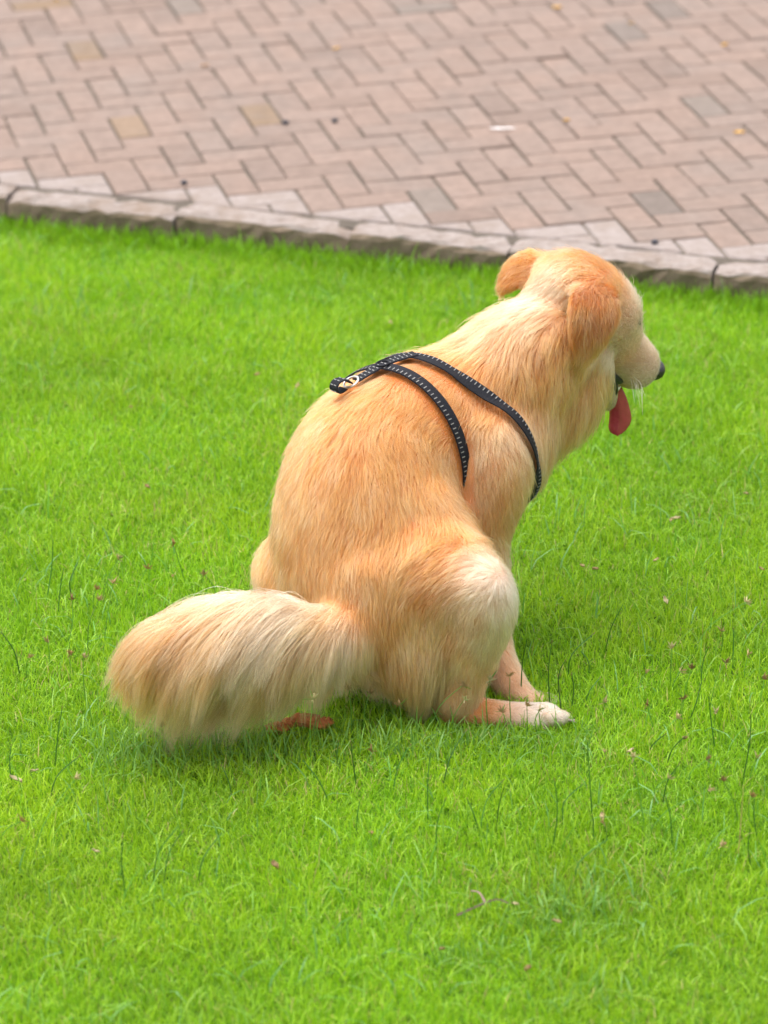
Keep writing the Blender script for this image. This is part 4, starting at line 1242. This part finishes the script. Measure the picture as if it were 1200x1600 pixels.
LEAVES = [(0.481, 3.919), (0.458, 2.978), (0.858, 2.857), (-0.419, 3.468), (0.886, 3.563), (-0.833, 4.078), (0.663, 3.769), (-0.092, 3.593)]
for i, (x, y) in enumerate(LEAVES):
    big = i in (0, 2)
    o = leaf_mesh('fallen_leaf', (x, y, PZ + .005), .026 if big else random.uniform(.014, .022), .014 if big else random.uniform(.006, .011), random.uniform(-.5, .5), .1, (.62, .36, .05) if i != 3 else (.45, .25, .08), .3, 100 + i)
    recenter(o); o.location.z = PZ + .0035; tag(o, '%s fallen leaf lying on the brick pavement' % ('small brown' if i == 3 else 'larger yellow' if big else 'small yellow'), 'leaf', 'yellow leaves on the pavement')
o = leaf_mesh('feather', (.304, 2.924, PZ + .006), .062, .010, -.12, .02, (.75, .73, .72), .2, 77); recenter(o); o.location.z = PZ + .0035
tag(o, 'white feather like scrap lying on the bricks behind the dog', 'feather')
M_PEB = mat_simple('dark_pebble', (.05, .05, .06, 1), .7, .3, .3, 200)
for i, (x, y) in enumerate([(-0.093, 3.011), (-0.435, 2.576), (0.606, 2.119), (-0.212, 3.004)]):
    rs = np.random.default_rng(50 + i)
    V, Fc = [], []
    for a in range(5):
        ph = math.pi * a / 4
        for b2 in range(8):
            th = 2 * math.pi * b2 / 8
            V.append(np.array([math.sin(ph) * math.cos(th) * .009, math.sin(ph) * math.sin(th) * .007, math.cos(ph) * .005]) * rs.uniform(.8, 1.2))
    for a in range(4):
        for b2 in range(8): Fc.append((a * 8 + b2, (a + 1) * 8 + b2, (a + 1) * 8 + (b2 + 1) % 8, a * 8 + (b2 + 1) % 8))
    o = mesh_obj('pebble', V, Fc, M_PEB, None, smooth=True); o.location = (x, y, PZ + .0055)
    tag(o, 'small dark pebble lying on the bricks %s' % ('out in the paving' if i in (0, 3) else 'close to the kerb'), 'pebble', 'dark pebbles on the pavement')
# twig in the foreground
tw = empty('twig', (.15, -.67, .02)); tag(tw, 'short forked purplish twig lying in the foreground grass', 'twig')
for nm, pl in (('stick', [(.105, -.70, .024), (.135, -.685, .030), (.165, -.668, .032), (.185, -.672, .026)]), ('side_shoot', [(.148, -.677, .031), (.140, -.655, .036), (.128, -.645, .034)])):
    V, Fc = stem_geo(catmull(np.array(pl), 10), .0022, .0012); tinted(mesh_obj(nm, V, Fc, M_WEED, tw), (.24, .15, .13))
# crumbled rusty clump under the tail
cl_ = empty('dry_clump', (-.14, -.04, .02)); tag(cl_, 'crumbly rusty orange clump lying in the grass under the dog\'s rear', 'debris')
M_RUST = mat_simple('rusty_crumb', (.36, .12, .04, 1), .85, .15, .5, 150, .8)
rs = np.random.default_rng(9)
for i in range(9):
    f = i / 8; x = -.180 + .082 * f + rs.normal(0, .003); y = -.045 + rs.normal(0, .005); z = .010 + .012 * math.sin(f * 3.1) + .006 * (f > .4); r = rs.uniform(.010, .015)
    V, Fc = [], []
    for a in range(7):
        ph = math.pi * a / 6
        for b2 in range(10):
            th = 2 * math.pi * b2 / 10
            V.append(np.array([x, y, z]) + np.array([math.sin(ph) * math.cos(th) * 1.2, math.sin(ph) * math.sin(th), math.cos(ph) * .8]) * r * rs.uniform(.75, 1.2))
    for a in range(6):
        for b2 in range(10): Fc.append((a * 10 + b2, (a + 1) * 10 + b2, (a + 1) * 10 + (b2 + 1) % 10, a * 10 + (b2 + 1) % 10))
    mesh_obj('crumb', V, Fc, M_RUST, cl_)
